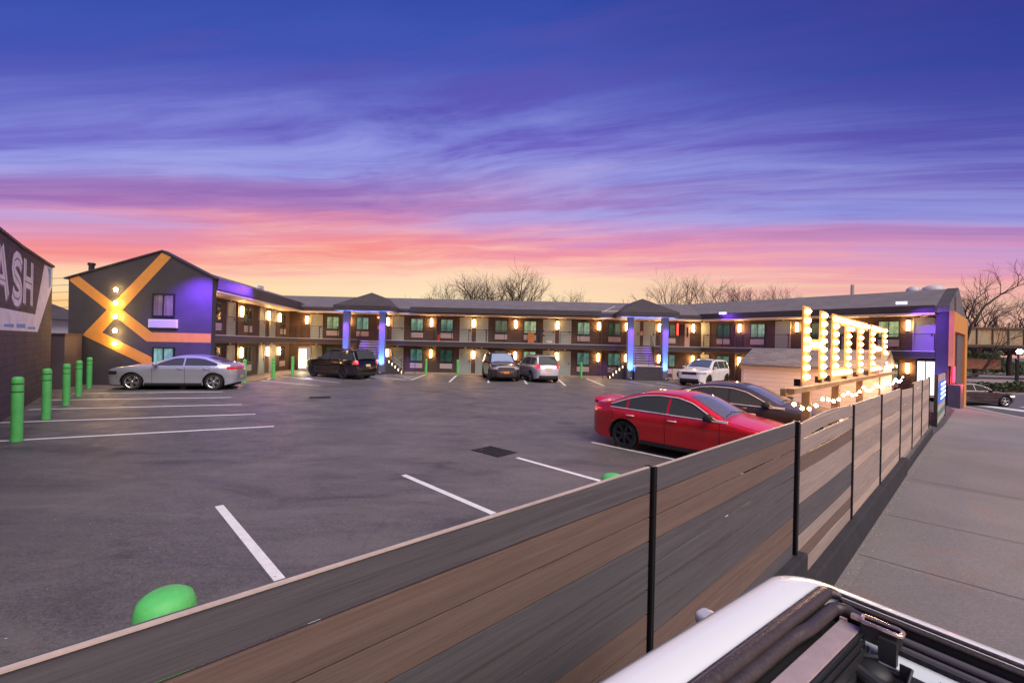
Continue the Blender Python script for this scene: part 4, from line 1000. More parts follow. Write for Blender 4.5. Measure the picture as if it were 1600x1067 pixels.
# ------------------------------------------------------------------ HOTEL sign
sign = thing('hotel_sign', 'tall lit marquee letters HOTEL with bulbs on a timber beam behind the fence', 'sign', tuple(F(12, 2.05, 0)))
M_LET = mat('amber_letter_face', (0.40, 0.17, 0.035), 0.6, emit=(1.0, 0.36, 0.05), estr=0.45)
M_BULB = emis('marquee_bulb', (1.0, 0.66, 0.32), 60.0)
M_TIMB = mat('weathered_timber', (0.22, 0.13, 0.08), 0.75, var=0.3, vscale=4, bump=0.4)
ZB, ZT, SQ = 1.90, 3.16, 2.05
def seg(mb_, s0, s1, z0_, z1_): mb_.box(s0, s1, SQ - 0.012, SQ + 0.012, z0_, z1_, fn=F)
def letter(ch, s0, s1, st):
    mb_ = MB(); bl = []; h = 0.19; zm = (ZB + ZT) / 2
    def vert(a_, b_, z0_=ZB, z1_=ZT):
        seg(mb_, a_, b_, z0_, z1_)
        n_ = 8
        for i in range(n_):
            z = ZB + 0.085 + (ZT - ZB - 0.17) * i / (n_ - 1)
            if z0_ - 0.01 <= z <= z1_ + 0.01: bl.append(((a_ + b_) / 2, z))
    def bar(a_, b_, z):
        seg(mb_, a_, b_, z - h / 2, z + h / 2)
        n_ = max(2, int((b_ - a_) / 0.22))
        for i in range(n_): bl.append((a_ + (b_ - a_) * (i + 0.5) / n_, z))
    if ch == 'H': vert(s0, s0 + st); vert(s1 - st, s1); bar(s0 + st, s1 - st, zm)
    if ch == 'O': vert(s0, s0 + st, ZB + h, ZT - h); vert(s1 - st, s1, ZB + h, ZT - h); bar(s0, s1, ZT - h / 2); bar(s0, s1, ZB + h / 2)
    if ch == 'T': m_ = (s0 + s1) / 2; vert(m_ - st / 2, m_ + st / 2, ZB, ZT - h); bar(s0, s1, ZT - h / 2)
    if ch == 'E': vert(s0, s0 + st); bar(s0 + st, s1, ZT - h / 2); bar(s0 + st, s1 - 0.1, zm); bar(s0 + st, s1, ZB + h / 2)
    if ch == 'L': vert(s0, s0 + st); bar(s0 + st, s1, ZB + h / 2)
    l = obj('letter', mb_, M_LET, sign, bevel=0.006)
    for (s, z) in bl:
        b_ = MB(); b_.ball(F(s, SQ - 0.034, z), 0.040, 8, 6); obj('bulb', b_, M_BULB, l, smooth=60)
    for k_ in (0.28, 0.72):  # unseen points added behind the letters to throw more light on the shed
        lt_ = bpy.data.lights.new('sign_fill_light', 'POINT'); lt_.energy = 60; lt_.color = (1.0, 0.56, 0.24); lt_.shadow_soft_size = 0.25
        lo_ = bpy.data.objects.new('sign_fill_light', lt_); COL.objects.link(lo_); lo_.location = F(s0 + (s1 - s0) * k_, SQ + 0.32, ZB + 0.7)
    f_ = MB()
    for s in (s0 + 0.05, s1 - 0.15) if ch != 'T' else ((s0 + s1) / 2,): f_.box(s, s + 0.12, SQ + 0.03, SQ + 0.12, 1.83, ZB + 0.05, fn=F)
    obj('bracket', f_, M_DK, l)
letter('H', 8.42, 9.95, 0.42); letter('O', 10.45, 12.15, 0.50); letter('T', 12.3, 14.25, 0.55); letter('E', 14.6, 16.25, 0.62); letter('L', 16.65, 19.4, 0.7)
mb = MB(); mb.box(7.85, 19.6, SQ - 0.05, SQ + 0.05, 1.74, 1.825, fn=F); mb.box(7.82, 8.2, SQ + 0.06, SQ + 0.14, 1.70, 1.82, fn=F); obj('beam', mb, M_TIMB, sign, bevel=0.006)
for s in (8.75, 10.9, 13.4, 16.0, 18.6):
    mb = MB(); mb.box(s, s + 0.16, SQ - 0.045, SQ + 0.075, 0.0, 1.738, fn=F); obj('post', mb, M_TIMB, sign, bevel=0.006)
st_ = thing('string_lights', 'string of small warm bulbs drooping beneath the beam of the lit letters', 'string lights', tuple(F(12, 1.9, 1.5)))
pts = []; SS = 7.3
for k in range(61):
    s = 7.3 + 12.2 * k / 60; ph = ((s - 7.3) / 1.75) % 1.0
    pts.append(F(s, 1.86, 1.69 - 0.13 * 4 * ph * (1 - ph)))
mb = MB(); mb.tube(pts, 0.006, 4); obj('wire', mb, M_BLK, st_)
M_SB = emis('string_bulb', (1.0, 0.62, 0.25), 110.0)
for k in range(0, 61, 2):
    mb = MB(); mb.ball(pts[k] - Vector((0, 0, 0.045)), 0.026, 8, 6); obj('bulb', mb, M_SB, st_, smooth=60)
# entrance board at the far end of the fence
eb = thing('entrance_board', 'upright striped board with a small lit notice at the driveway entrance', 'sign', tuple(F(25.5, 1.25, -0.3)))
mb = MB(); cols = [(0.42, 0.40, 0.34), (0.12, 0.22, 0.18), (0.46, 0.44, 0.38), (0.30, 0.36, 0.26), (0.46, 0.44, 0.38), (0.12, 0.24, 0.20), (0.50, 0.46, 0.38), (0.35, 0.33, 0.26)]
ms = [mat('board_stripe', c_, 0.6, var=0.2) for c_ in cols]
for i in range(8): mb.cur = i; mb.box(23.3, 28.2, 1.22, 1.28, -0.28 + i * 0.235, -0.05 + i * 0.235, fn=F)
obj('board', mb, ms, eb)
for s in (23.1, 28.2): mb = MB(); mb.box(s, s + 0.2, 1.2, 1.30, -0.45, 1.66, fn=F); obj('post', mb, M_BLK, eb)
mb = MB(); mb.box(23.9, 27.0, 1.16, 1.21, 0.55, 1.35, fn=F); sc_ = obj('lit_notice', mb, emis('notice_blue', (0.10, 0.16, 0.9), 1.3), eb)
mb = MB()
for i in range(4): mb.box(24.1, 26.8, 1.15, 1.158, 0.66 + i * 0.18, 0.74 + i * 0.18, fn=F)
obj('text_line', mb, emis('notice_text', (0.75, 0.95, 1.0), 4.0), sc_)

# ------------------------------------------------------------------ small things round the rooms
vm = thing('vending_machine', 'brightly lit vending machine in the inner corner left of the black suv', 'vending machine', (-16.5, 35.2, 0))
T = Matrix.Translation((-16.5, 35.2, 0.03)) @ Matrix.Rotation(R(20), 4, 'Z')
mb = MB(); mb.box(-0.45, 0.45, -0.35, 0.35, 0.02, 1.85, T); obj('cabinet', mb, mat('vending_grey', (0.3, 0.3, 0.3), 0.4), vm, bevel=0.02)
mb = MB(); mb.box(-0.36, 0.12, -0.362, -0.352, 0.25, 1.7, T); obj('lit_front', mb, emis('vending_glow', (1.0, 0.84, 0.5), 16.0), vm)
hv = thing('outdoor_unit', 'boxy white air conditioning unit on the ground by the right portico column', 'air conditioner', (13.0, 34.6, 0))
T = Matrix.Translation((13.0, 34.2, 0.0)) @ Matrix.Rotation(R(-15), 4, 'Z')
mb = MB(); mb.box(-0.5, 0.5, -0.2, 0.2, 0.06, 0.85, T); mb.box(-0.42, -0.32, -0.2, 0.2, 0, 0.06, T); mb.box(0.32, 0.42, -0.2, 0.2, 0, 0.06, T); obj('casing', mb, mat('cream_metal', (0.62, 0.52, 0.46), 0.5), hv, bevel=0.015)
mb = MB(); Tf = T @ Matrix.Translation((0.1, -0.205, 0.46)) @ Matrix.Rotation(R(90), 4, 'X')
for r_ in (0.08, 0.15, 0.22, 0.29): mb.tube([Tf @ Vector((r_ * math.cos(k * PI / 12), r_ * math.sin(k * PI / 12), 0)) for k in range(24)], 0.012, 5, closed=True)
mb.lathe([(0.0, 0.005), (0.06, 0.01), (0.06, 0.0)], 12, Tf); obj('fan_grille', mb, M_DK, hv)
mb = MB(); mb.lathe([(0.0, -0.001), (0.30, -0.001)], 24, Tf); obj('fan_recess', mb, M_BLK, hv)
fe = thing('fire_extinguisher', 'red fire extinguisher standing on the upper gallery of the back wing', 'extinguisher', tuple(WB(-5.93, 0.4, 2.61)))
T = Matrix.Translation(WB(-5.93, 0.4, 2.61))
mb = MB(); mb.lathe([(0.0, 0.0), (0.075, 0.0), (0.08, 0.03), (0.08, 0.40), (0.05, 0.47), (0.025, 0.50), (0.025, 0.54), (0, 0.54)], 14, T); obj('cylinder', mb, mat('fire_red', (0.7, 0.03, 0.02), 0.3, coat=0.5), fe, smooth=50)
mb = MB(); mb.box(-0.09, 0.03, -0.015, 0.015, 0.54, 0.58, T); mb.tube([T @ Vector(p) for p in ((0.03, 0, 0.55), (0.12, 0, 0.45), (0.11, 0, 0.2))], 0.012, 6); obj('hose', mb, M_BLK, fe)
ct = thing('drawer_cart', 'orange stacked drawer cart beside the person on the upper gallery', 'cart', tuple(WB(1.52, 0.45, 2.61)))
T = Matrix.Translation(WB(1.52, 0.45, 2.61))
mb = MB(); mb.box(-0.26, 0.26, -0.2, 0.2, 0.03, 0.86, T); mb.box(-0.22, -0.16, -0.15, 0.15, 0, 0.03, T); mb.box(0.16, 0.22, -0.15, 0.15, 0, 0.03, T); obj('frame', mb, mat('cart_brown', (0.30, 0.12, 0.05), 0.6), ct)
for i in range(5): mb = MB(); mb.box(-0.25, 0.25, -0.225, -0.201, 0.06 + i * 0.155, 0.19 + i * 0.155, T); obj('drawer', mb, mat('cart_orange', (0.80, 0.28, 0.08), 0.5), ct, bevel=0.006)
bgp = thing('laundry_bag', 'white rumpled bag on the gallery floor beside the bending person', 'bag', tuple(WB(2.95, 0.4, 2.61)))
mb = MB(); cb = WB(2.95, 0.4, 2.72)
def bagf(u, v):
    a = u * 2 * PI; b = -PI / 2 + v * PI; r_ = 0.25 + 0.05 * mnoise.noise(Vector((math.cos(a) * 2, math.sin(a) * 2, v * 4)))
    return cb + Vector((math.cos(a) * math.cos(b) * r_ * 1.1, math.sin(a) * math.cos(b) * r_ * 0.6, max(-0.11, math.sin(b) * r_ * 0.5)))
mb.grid(bagf, 16, 10); obj('sack', mb, mat('bag_white', (0.7, 0.66, 0.66), 0.8), bgp, smooth=60)
litter = thing('crumpled_paper', 'crumpled pale paper litter on the asphalt beside the black suv', 'litter', (-12.6, 27.4, 0))
mb = MB()
def litf(u, v):
    r_ = 0.22 * v; a = u * 2 * PI
    return Vector((-12.6 + r_ * math.cos(a) * 1.4, 27.4 + r_ * math.sin(a), 0.012 + 0.10 * (1 - v) ** 0.5 * (0.6 + 0.8 * abs(mnoise.noise(Vector((math.cos(a) * 3, math.sin(a) * 3, v * 5)))))))
mb.grid(litf, 14, 6); obj('paper', mb, mat('paper_white', (0.6, 0.58, 0.62), 0.8), litter)

# ------------------------------------------------------------------ person on the gallery, bending over the bag
def skin_body(name, joints, edges, radii, m, parent, sub=1):
    me = bpy.data.meshes.new(name); me.from_pydata([tuple(j) for j in joints], edges, [])
    o = bpy.data.objects.new(name, me); COL.objects.link(o)
    md = o.modifiers.new('skin', 'SKIN'); md.use_smooth_shade = True
    for i, r_ in enumerate(radii): me.skin_vertices[0].data[i].radius = (r_, r_)
    me.skin_vertices[0].data[0].use_root = True
    s_ = o.modifiers.new('sub', 'SUBSURF'); s_.levels = sub; s_.render_levels = sub
    me.materials.append(m); o.parent = parent; BASE[o] = Vector((0, 0, 0)); return o
per = thing('person', 'person in dark work clothes and cap bending forward on the upper gallery', 'person', tuple(WB(2.35, 0.5, 2.61)))
J = [(0, 0, 0.88), (0.05, 0, 1.05), (0.18, 0, 1.25), (0.30, 0, 1.40), (0.37, 0, 1.47), (0.43, 0, 1.54), (0.46, 0, 1.62),
     (0.0, 0.10, 0.85), (0.03, 0.11, 0.48), (-0.04, 0.11, 0.09), (0.10, 0.12, 0.04), (0.0, -0.10, 0.85), (0.06, -0.11, 0.48), (0.0, -0.11, 0.09), (0.14, -0.12, 0.04),
     (0.27, 0.19, 1.36), (0.33, 0.22, 1.10), (0.45, 0.18, 0.90), (0.48, 0.17, 0.83), (0.27, -0.19, 1.36), (0.36, -0.22, 1.10), (0.50, -0.18, 0.92), (0.53, -0.17, 0.85)]
E_ = [(0, 1), (1, 2), (2, 3), (3, 4), (4, 5), (5, 6), (0, 7), (7, 8), (8, 9), (9, 10), (0, 11), (11, 12), (12, 13), (13, 14), (3, 15), (15, 16), (16, 17), (17, 18), (3, 19), (19, 20), (20, 21), (21, 22)]
Rr = [0.13, 0.12, 0.14, 0.12, 0.055, 0.09, 0.085, 0.09, 0.062, 0.045, 0.035, 0.09, 0.062, 0.045, 0.035, 0.06, 0.045, 0.034, 0.03, 0.06, 0.045, 0.034, 0.03]
JJ = [(0.95 * x - 0.2, y, z * 0.66) for x, y, z in J]
skin_body('body', JJ, E_, [r_ * 0.8 for r_ in Rr], mat('dark_workwear', (0.03, 0.03, 0.045), 0.8), per, 2)
T = Matrix.Translation(WB(2.35, 0.5, 2.61))
mb = MB(); mb.ball(T @ Vector((0.235, 0, 1.055)), 0.082, 12, 8, 1, 0.85, 1.1); obj('face', mb, mat('skin', (0.35, 0.2, 0.14), 0.6), per, smooth=60)
mb = MB(); mb.ball(T @ Vector((0.225, 0, 1.105)), 0.085, 12, 6, 1.05, 0.95, 0.7); mb.box(0.26, 0.37, -0.05, 0.05, 1.09, 1.10, T); obj('cap', mb, mat('grey_cap', (0.35, 0.33, 0.34), 0.7), per, smooth=50)
mb = MB(); mb.box(0.02, 0.2, -0.14, -0.10, 0.70, 0.86, T); obj('apron_towel', mb, mat('white_towel', (0.6, 0.58, 0.6), 0.8), per, bevel=0.02)
# ------------------------------------------------------------------ cars
def paint(name, col, metal=0.3, rough=0.3, coat=0.9):
    return mat(name, col, rough, metal, coat=coat)
M_TYRE = mat('tyre_rubber', (0.012, 0.012, 0.013), 0.8, var=0.2, bump=0.3, bscale=30)
M_CGL = mat('car_glass', (0.05, 0.058, 0.062), 0.05, 0.0, spec=0.12)
M_CGL2 = mat('windshield_glass', (0.10, 0.12, 0.14), 0.05, 0.0, coat=1.0, spec=1.0)
M_PLAS = mat('black_plastic', (0.018, 0.018, 0.02), 0.55)
M_CHR = mat('chrome_trim', (0.80, 0.78, 0.77), 0.35, 0.35)
M_ALLOY = mat('alloy_silver', (0.62, 0.62, 0.64), 0.25, 0.9)
M_DALLOY = mat('dark_alloy', (0.06, 0.06, 0.065), 0.35, 0.7)
M_RED = mat('tail_red', (0.55, 0.015, 0.02), 0.12, coat=1.0, emit=(1, 0.03, 0.03), estr=0.12)
M_REDLIT = mat('tail_red_bright', (0.65, 0.02, 0.03), 0.12, coat=1.0, emit=(1, 0.04, 0.06), estr=0.9)
M_HL = mat('headlight_clear', (0.45, 0.46, 0.5), 0.08, 0.3, coat=1.0)
M_HLD = mat('headlight_dark', (0.04, 0.04, 0.045), 0.08, 0.2, coat=1.0)
M_UNDER = mat('underbody', (0.008, 0.008, 0.009), 0.9)
M_PLATE_O = mat('orange_plate', (0.75, 0.20, 0.04), 0.5); M_PLATE_Y = mat('yellow_plate', (0.62, 0.48, 0.20), 0.5)
M_SEAM = mat('seam_dark', (0.01, 0.01, 0.011), 0.7)

def car(name, label, cat_, spec, body_m, loc, heading, scale=1.0, group=None):
    S = dict(L=4.8, W=1.85, sill=0.20, rw=0.34, wb=2.85, fo=0.95, belt=0.95, n=7.0, tum=0.42, glass=M_CGL, rim=M_ALLOY, spokes=5, plate=None)
    S.update(spec)
    L, W, rw, belt = S['L'], S['W'], S['rw'], S['belt']
    xf = L / 2 - S['fo']; xr = xf - S['wb']
    prof = S['prof']                      # (x from front bumper, z)
    px_ = np.array([L / 2 - p[0] for p in prof])[::-1]; pz_ = np.array([p[1] for p in prof])[::-1]
    X = np.linspace(-L / 2, L / 2, 600); Z = np.interp(X, px_, pz_)
    k = S.get('soft', 13); ker = np.hanning(k + 2)[1:-1]; ker /= ker.sum()
    Zp = np.pad(Z, k // 2, mode='edge'); Zs = np.convolve(Zp, ker, mode='valid')[:600]
    ztop = lambda x: float(np.interp(x, X, Zs))
    nf, nr = S['n'], S.get('nr', 8.0)
    def plan(x):
        s = min(abs(x) / (L / 2), 0.99995); e = nf if x > 0 else nr
        return (1 - s ** e) ** (1 / e)
    hips = S.get('hips', 0.02)
    def hwz(z, x=0):
        """half width before the plan taper"""
        t = (z - S['sill']) / (belt - S['sill'])
        if z <= belt:
            tt = max(0, min(1, t)); f = 1 - 0.055 * (1 - tt) ** 2 - 0.028 * max(0, tt - 0.72) ** 2 / 0.08 - 0.012 * math.exp(-((tt - 0.38) / 0.10) ** 2)
            return W / 2 * f + hips * (math.exp(-((x - xr) / 0.45) ** 2) + math.exp(-((x - xf) / 0.45) ** 2)) * math.exp(-((tt - 0.75) / 0.3) ** 2)
        return W / 2 * (1 - 0.028) - 0.012 - (z - belt) * S['tum']
    taper_z = S.get('taper', 0.035)
    def hw(x, z): 
        p = plan(x)
        inset = 0.06 * (max(0, abs(x) / (L / 2) - 0.62) / 0.38) ** 2
        return max(0.01, hwz(z, x) * p - inset)
    def lean(x, z):
        """bumper faces lean in towards the top and the bottom"""
        s = abs(x) / (L / 2); zz = (z - 0.50)
        return x * (1 - taper_z * (s ** 10) * (zz * zz) * 4)
    Ra = rw + 0.055
    def zbot(x, arch=True):
        zb = S['sill'] + 0.10 * max(0, (abs(x) / (L / 2) - 0.85) / 0.15)
        for c_ in (xf, xr):
            if abs(x - c_) < Ra: zb = max(zb, rw + math.sqrt(max(0, Ra * Ra - (x - c_) ** 2)))
        return zb
    xs = set()
    for i in range(49): xs.add(-L / 2 + L * i / 48)
    for i in range(17): 
        v = 1 - (1 - i / 17) ** 2.2
        xs.add(L / 2 * (0.86 + 0.13995 * v)); xs.add(-L / 2 * (0.86 + 0.13995 * v))
    for c_ in (xf, xr):
        for i in range(19): xs.add(c_ + Ra * math.cos(PI * i / 18) * 0.9999)
        xs.add(c_ + Ra * 1.004); xs.add(c_ - Ra * 1.004)
    xs = sorted(x for x in xs if abs(x) <= L / 2 * 0.99996)
    out = [xs[0]]
    for x in xs[1:]:
        if x - out[-1] > 1e-4: out.append(x)
    xs = out
    NS, crown = 13, S.get('crown', 0.045)
    def section(x):
        zt = ztop(x); zb = min(zbot(x), zt - 0.12); r = min(S.get('r', 0.07), (zt - zb) * 0.4); ze = zt - r; P = []
        for i in range(NS):
            z = zb + (ze - zb) * i / (NS - 1); P.append((hw(x, z), z))
        he = hw(x, ze); rr = min(r * 1.3, he * 0.6)
        for a in (22, 45, 68, 90): P.append((he - rr * (1 - math.cos(R(a))), ze + r * math.sin(R(a))))
        yw = he - rr
        for f in (0.85, 0.65, 0.4, 0.2, 0.0): P.append((yw * f, zt + crown * (1 - f * f) * min(1, yw / 0.5)))
        return P
    mb_ = MB(); secs = []
    for x in xs:
        P = section(x); full = [(y, z) for y, z in P] + [(-y, z) for y, z in P[-2::-1]]
        secs.append([(lean(x, z), y, z) for y, z in full])
    m_ = len(secs[0]); V = [p for s in secs for p in s]
    Fc = [(i * m_ + j, (i + 1) * m_ + j, (i + 1) * m_ + j + 1, i * m_ + j + 1) for i in range(len(secs) - 1) for j in range(m_ - 1)]
    Fc += [list(range(m_)), [(len(secs) - 1) * m_ + j for j in range(m_)][::-1]]
    mb_.add(V, Fc)
    root = thing(name, label, cat_, (0, 0, 0), group)
    body = obj('body', mb_, body_m, root, smooth=32)
    mb_ = MB(); mb_.box(-L / 2 + 0.25, L / 2 - 0.25, -W / 2 + 0.27, W / 2 - 0.27, 0.17, min(0.8, belt - 0.1)); 
    mb_.box(xr + Ra, xf - Ra, -W / 2 + 0.10, W / 2 - 0.10, 0.17, 0.5); obj('underbody', mb_, M_UNDER, root)
    for c_ in (xf, xr):
        for sg in (1, -1):
            mb_ = MB()
            mb_.tube([(c_ + (Ra + 0.004) * math.cos(a), sg * (hw(c_, rw + 0.2) * 0.985), rw + (Ra + 0.004) * math.sin(a)) for a in [PI * i / 16 for i in range(17)]], 0.022, 6)
            mb_.grid(lambda u, v: (c_ + (Ra - 0.005) * math.cos(PI * u), sg * (W / 2 - 0.05 - 0.25 * v), rw + (Ra - 0.005) * math.sin(PI * u)), 14, 1)
            obj('wheel_arch', mb_, M_PLAS if S.get('clad') else M_SEAM, root, smooth=40)
    EPS = 0.005
    def side(sg, x, z, e=EPS): return (lean(x, z), sg * (hw(x, z) + e), z)
    def side_patch(pname, xa, xb, zlo, zhi, m, nu=14, nv=5, e=EPS, sides=(1, -1), parent=None):
        for sg in sides:
            q_ = MB()
            def fn(u, v):
                x = xa + (xb - xa) * u; a = zlo(x) if callable(zlo) else zlo; b = zhi(x) if callable(zhi) else zhi
                return side(sg, x, a + (max(b, a + 0.002) - a) * v, e)
            q_.grid(fn, nu, nv); obj(pname, q_, m, parent or root, smooth=40)
    def top_patch(pname, xa, xb, wa, wb, m, nu=12, nv=10, e=0.006, parent=None):
        q_ = MB()
        def fn(u, v):
            x = xa + (xb - xa) * u; y = (wa + (wb - wa) * u) * (2 * v - 1); dz = (ztop(x + 0.02) - ztop(x - 0.02)) / 0.04; l_ = math.sqrt(1 + dz * dz)
            zt = ztop(x); r_ = min(S.get('r', 0.07), 0.1); yw = hw(x, zt - r_) - r_ * 1.3
            f = min(1.0, abs(y) / max(yw, 0.1)); z = zt + crown * (1 - f * f)
            if abs(y) > yw: z = zt - 0.02 * ((abs(y) - yw) / 0.06) ** 2
            return (x - dz / l_ * e, y, z + e / l_ * 1.0)
        q_.grid(fn, nu, nv); return obj(pname, q_, m, parent or root, smooth=60)
    def end_patch(pname, sgn, y0, y1, z0_, z1_, m, nu=10, nv=3, e=0.008, parent=None, shape=None):
        q_ = MB(); en_ = nf if sgn > 0 else nr
        def fn(u, v):
            y = y0 + (y1 - y0) * u; z = z0_ + (z1_ - z0_) * v
            if shape: y, z = shape(u, v, y, z)
            w_ = hwz(z, sgn * L / 2) - 0.06
            s = (max(0.0, 1 - min(0.999, abs(y) / w_) ** en_)) ** (1 / en_)
            x = sgn * L / 2 * min(s, 0.99996)
            return (lean(x, z) + sgn * e, y, z)
        q_.grid(fn, nu, nv); return obj(pname, q_, m, parent or root, smooth=40)
    # side glazing
    rail = S.get('rail', 0.085)
    zg0 = lambda x: belt + 0.025 + S.get('beltrise', 0.0) * (xf - x) / S['wb']
    g0, g1 = S['glass_x']                  # from front bumper
    xa, xb = L / 2 - g0, L / 2 - g1        # xa front, xb rear
    def zg1(x):
        z = min(ztop(x) - rail, S['gtop'])
        if S.get('rear_slant'): z = min(z, belt + 0.03 + max(0, (x - xb)) * S['rear_slant'])
        return z
    piv = [xa] + [L / 2 - p for p in S['pillars']] + [xb]
    for i in range(len(piv) - 1):
        a_, b_ = piv[i] - (0.03 if i else 0), piv[i + 1] + (0.03 if i < len(piv) - 2 else 0)
        side_patch('side_window', b_, a_, zg0, zg1, S['glass'], 16, 4)
    if S.get('chrome'):
        for sg in (1, -1):
            q_ = MB(); n_ = 40; up = []; lo = []
            for i in range(n_ + 1):
                x = xb + (xa - xb) * i / n_; up.append(side(sg, x, max(zg1(x), zg0(x)) + 0.012, 0.008)); lo.append(side(sg, x, zg0(x) - 0.012, 0.008))
            q_.tube(up, 0.016, 6); q_.tube(lo, 0.013, 6); obj('window_trim', q_, M_CHR, root, smooth=60)
    wa, wb_ = S['ws']; top_patch('windshield', L / 2 - wa[0], L / 2 - wb_[0], wa[1], wb_[1], S.get('wsm', M_CGL2))
    ra_, rb_ = S['rg']; top_patch('rear_window', L / 2 - ra_[0], L / 2 - rb_[0], ra_[1], rb_[1], S['glass'])
    if S.get('sunroof'): a_, b_, w_ = S['sunroof']; top_patch('sunroof', L / 2 - a_, L / 2 - b_, w_, w_, S['glass'])
    # seams, handles, sills
    for xd in S['doors']:
        x = L / 2 - xd; side_patch('door_gap', x - 0.006, x + 0.006, 0.27, belt + 0.02, M_SEAM, 1, 8, 0.0025)
    side_patch('sill_trim', xr + Ra + 0.03, xf - Ra - 0.03, S['sill'] + 0.0, S['sill'] + 0.09, M_PLAS, 10, 2, 0.012)
    # bonnet and boot shut lines
    for xg, wg in ((S['ws'][0][0] - 0.05, 0.78), (S['rg'][1][0] + 0.06, 0.6)):
        if S['rg'][1][0] + 0.06 > L - 0.3 and xg > 3: continue
        top_patch('shut_line', L / 2 - xg, L / 2 - xg - 0.012, wg, wg, M_SEAM, 1, 10, 0.004)
    for sg in (1, -1):
        q_ = MB(); xs_ = np.linspace(L / 2 - 0.35, L / 2 - S['ws'][0][0], 12); q_.tube([(x, sg * (hw(x, ztop(x) - 0.07) - 0.10), ztop(x) + crown * 0.12 + 0.002) for x in xs_], 0.004, 4); obj('shut_line', q_, M_SEAM, root)
        q_ = MB(); x = L / 2 - S['ws'][0][0] - 0.02; q_.tube([(x + 0.0, sg * 0.55, ztop(x) + crown * .5 + 0.02), (x - 0.06, sg * 0.05, ztop(x - 0.06) + crown + 0.02)], 0.010, 5); obj('wiper', q_, M_PLAS, root)
    if S.get('crease'):
        side_patch('crease', xr - 0.2, xf - Ra, belt - 0.155, belt - 0.145, body_m, 20, 1, 0.010)
    for xh in S['handles']:
        for sg in (1, -1):
            q_ = MB(); x = L / 2 - xh; y = hw(x, belt - 0.10); q_.tube([(x - 0.10, sg * (y + 0.004), belt - 0.095), (x - 0.06, sg * (y + 0.035), belt - 0.09), (x + 0.06, sg * (y + 0.035), belt - 0.09), (x + 0.10, sg * (y + 0.004), belt - 0.095)], 0.014, 6)
            obj('door_handle', q_, S.get('hm', body_m), root, smooth=60)
    xm = L / 2 - S['mirror']
    for sg in (1, -1):
        q_ = MB(); y = hw(xm, belt + 0.02)
        def mf(u, v):
            a = u * 2 * PI; b = -PI / 2 + v * PI; c_ = lambda t: math.copysign(abs(t) ** 0.6, t)
            return (xm + 0.085 * c_(math.cos(a)) * c_(math.cos(b)) + (0.03 if v > .5 else 0), sg * (y + 0.15 + 0.11 * c_(math.sin(a)) * c_(math.cos(b))), belt + 0.10 + 0.075 * c_(math.sin(b)))
        q_.grid(mf, 16, 8); o_ = obj('side_mirror', q_, S.get('mm', body_m), root, smooth=60)
        q_ = MB(); q_.tube([(xm + 0.02, sg * (y - 0.02), belt + 0.01), (xm + 0.01, sg * (y + 0.08), belt + 0.06)], 0.03, 6); obj('mirror_stalk', q_, M_PLAS, o_, smooth=60)
    if S.get('fuel'): 
        x = L / 2 - S['fuel']; q_ = MB(); pts_ = [side(-1, x + dx, belt - 0.12 + dz, 0.003) for dx, dz in ((-.09, -.09), (.09, -.09), (.10, 0.0), (.09, .07), (-.09, .07))]; q_.tube(pts_, 0.003, 4, closed=True); obj('fuel_flap', q_, M_SEAM, root)
    # lamps and faces
    S['faces'](dict(side_patch=side_patch, end_patch=end_patch, top_patch=top_patch, L=L, W=W, belt=belt, root=root, hw=hw, ztop=ztop, lean=lean))
    # wheels
    for c_ in (xf, xr):
        for sg in (1, -1):
            yo = sg * (W / 2 - 0.015 - 0.115)
            T_ = Matrix.Translation((c_, yo, rw)) @ Matrix.Rotation(R(-90 * sg), 4, 'X')
            q_ = MB(); h = 0.115; ri = rw * S.get('rimf', 0.70)
            q_.lathe([(ri, -h), (rw - 0.03, -h), (rw - 0.006, -h + 0.02), (rw, -h + 0.045), (rw, h - 0.045), (rw - 0.006, h - 0.02), (rw - 0.03, h), (ri + 0.006, h - 0.004), (ri, h - 0.02)], 40, T_)
            w_ = obj('wheel', q_, M_TYRE, root, smooth=40)
            q_ = MB(); q_.lathe([(ri, -h), (ri, h - 0.02), (ri - 0.012, h - 0.008), (ri - 0.028, h - 0.02), (ri - 0.035, h - 0.08)], 40, T_)
            q_.lathe([(0.0, h - 0.015), (0.028, h - 0.015), (0.045, h - 0.03), (0.05, h - 0.07)], 16, T_)
            ns = S['spokes']
            for j in range(ns):
                for off in ((0,) if not S.get('twin') else (-0.16, 0.16)):
                    a = 2 * PI * j / ns + 0.3; d0 = 0.03; 
                    for (r0, r1, w0, w1, z0_, z1_) in ((0.03, ri - 0.02, 0.030, 0.022 if off else 0.032, h - 0.028, h - 0.022),):
                        ca, sa = math.cos(a), math.sin(a); ce, se = math.cos(a + off), math.sin(a + off)
                        def pt(r_, o_, z_, base): 
                            c2, s2 = (ca, sa) if base else (ce, se)
                            return T_ @ Vector((r_ * c2 - o_ * s2, r_ * s2 + o_ * c2, z_))
                        P = [pt(r0, -w0, z0_, 1), pt(r0, w0, z0_, 1), pt(r1, w1, z1_, 0), pt(r1, -w1, z1_, 0), pt(r0, -w0, z0_ - 0.045, 1), pt(r0, w0, z0_ - 0.045, 1), pt(r1, w1, z1_ - 0.045, 0), pt(r1, -w1, z1_ - 0.045, 0)]
                        q_.add(P, [(0, 1, 2, 3), (4, 7, 6, 5), (0, 4, 5, 1), (1, 5, 6, 2), (2, 6, 7, 3), (3, 7, 4, 0)])
            obj('rim', q_, S['rim'], w_, smooth=35)
            q_ = MB(); q_.lathe([(0.0, h - 0.11), (ri - 0.02, h - 0.11)], 24, T_); q_.lathe([(0.0, h - 0.085), (ri * 0.62, h - 0.085), (ri * 0.62, h - 0.10)], 24, T_); obj('brake_disc', q_, mat('disc_dark', (0.05, 0.045, 0.045), 0.5, 0.5), w_)
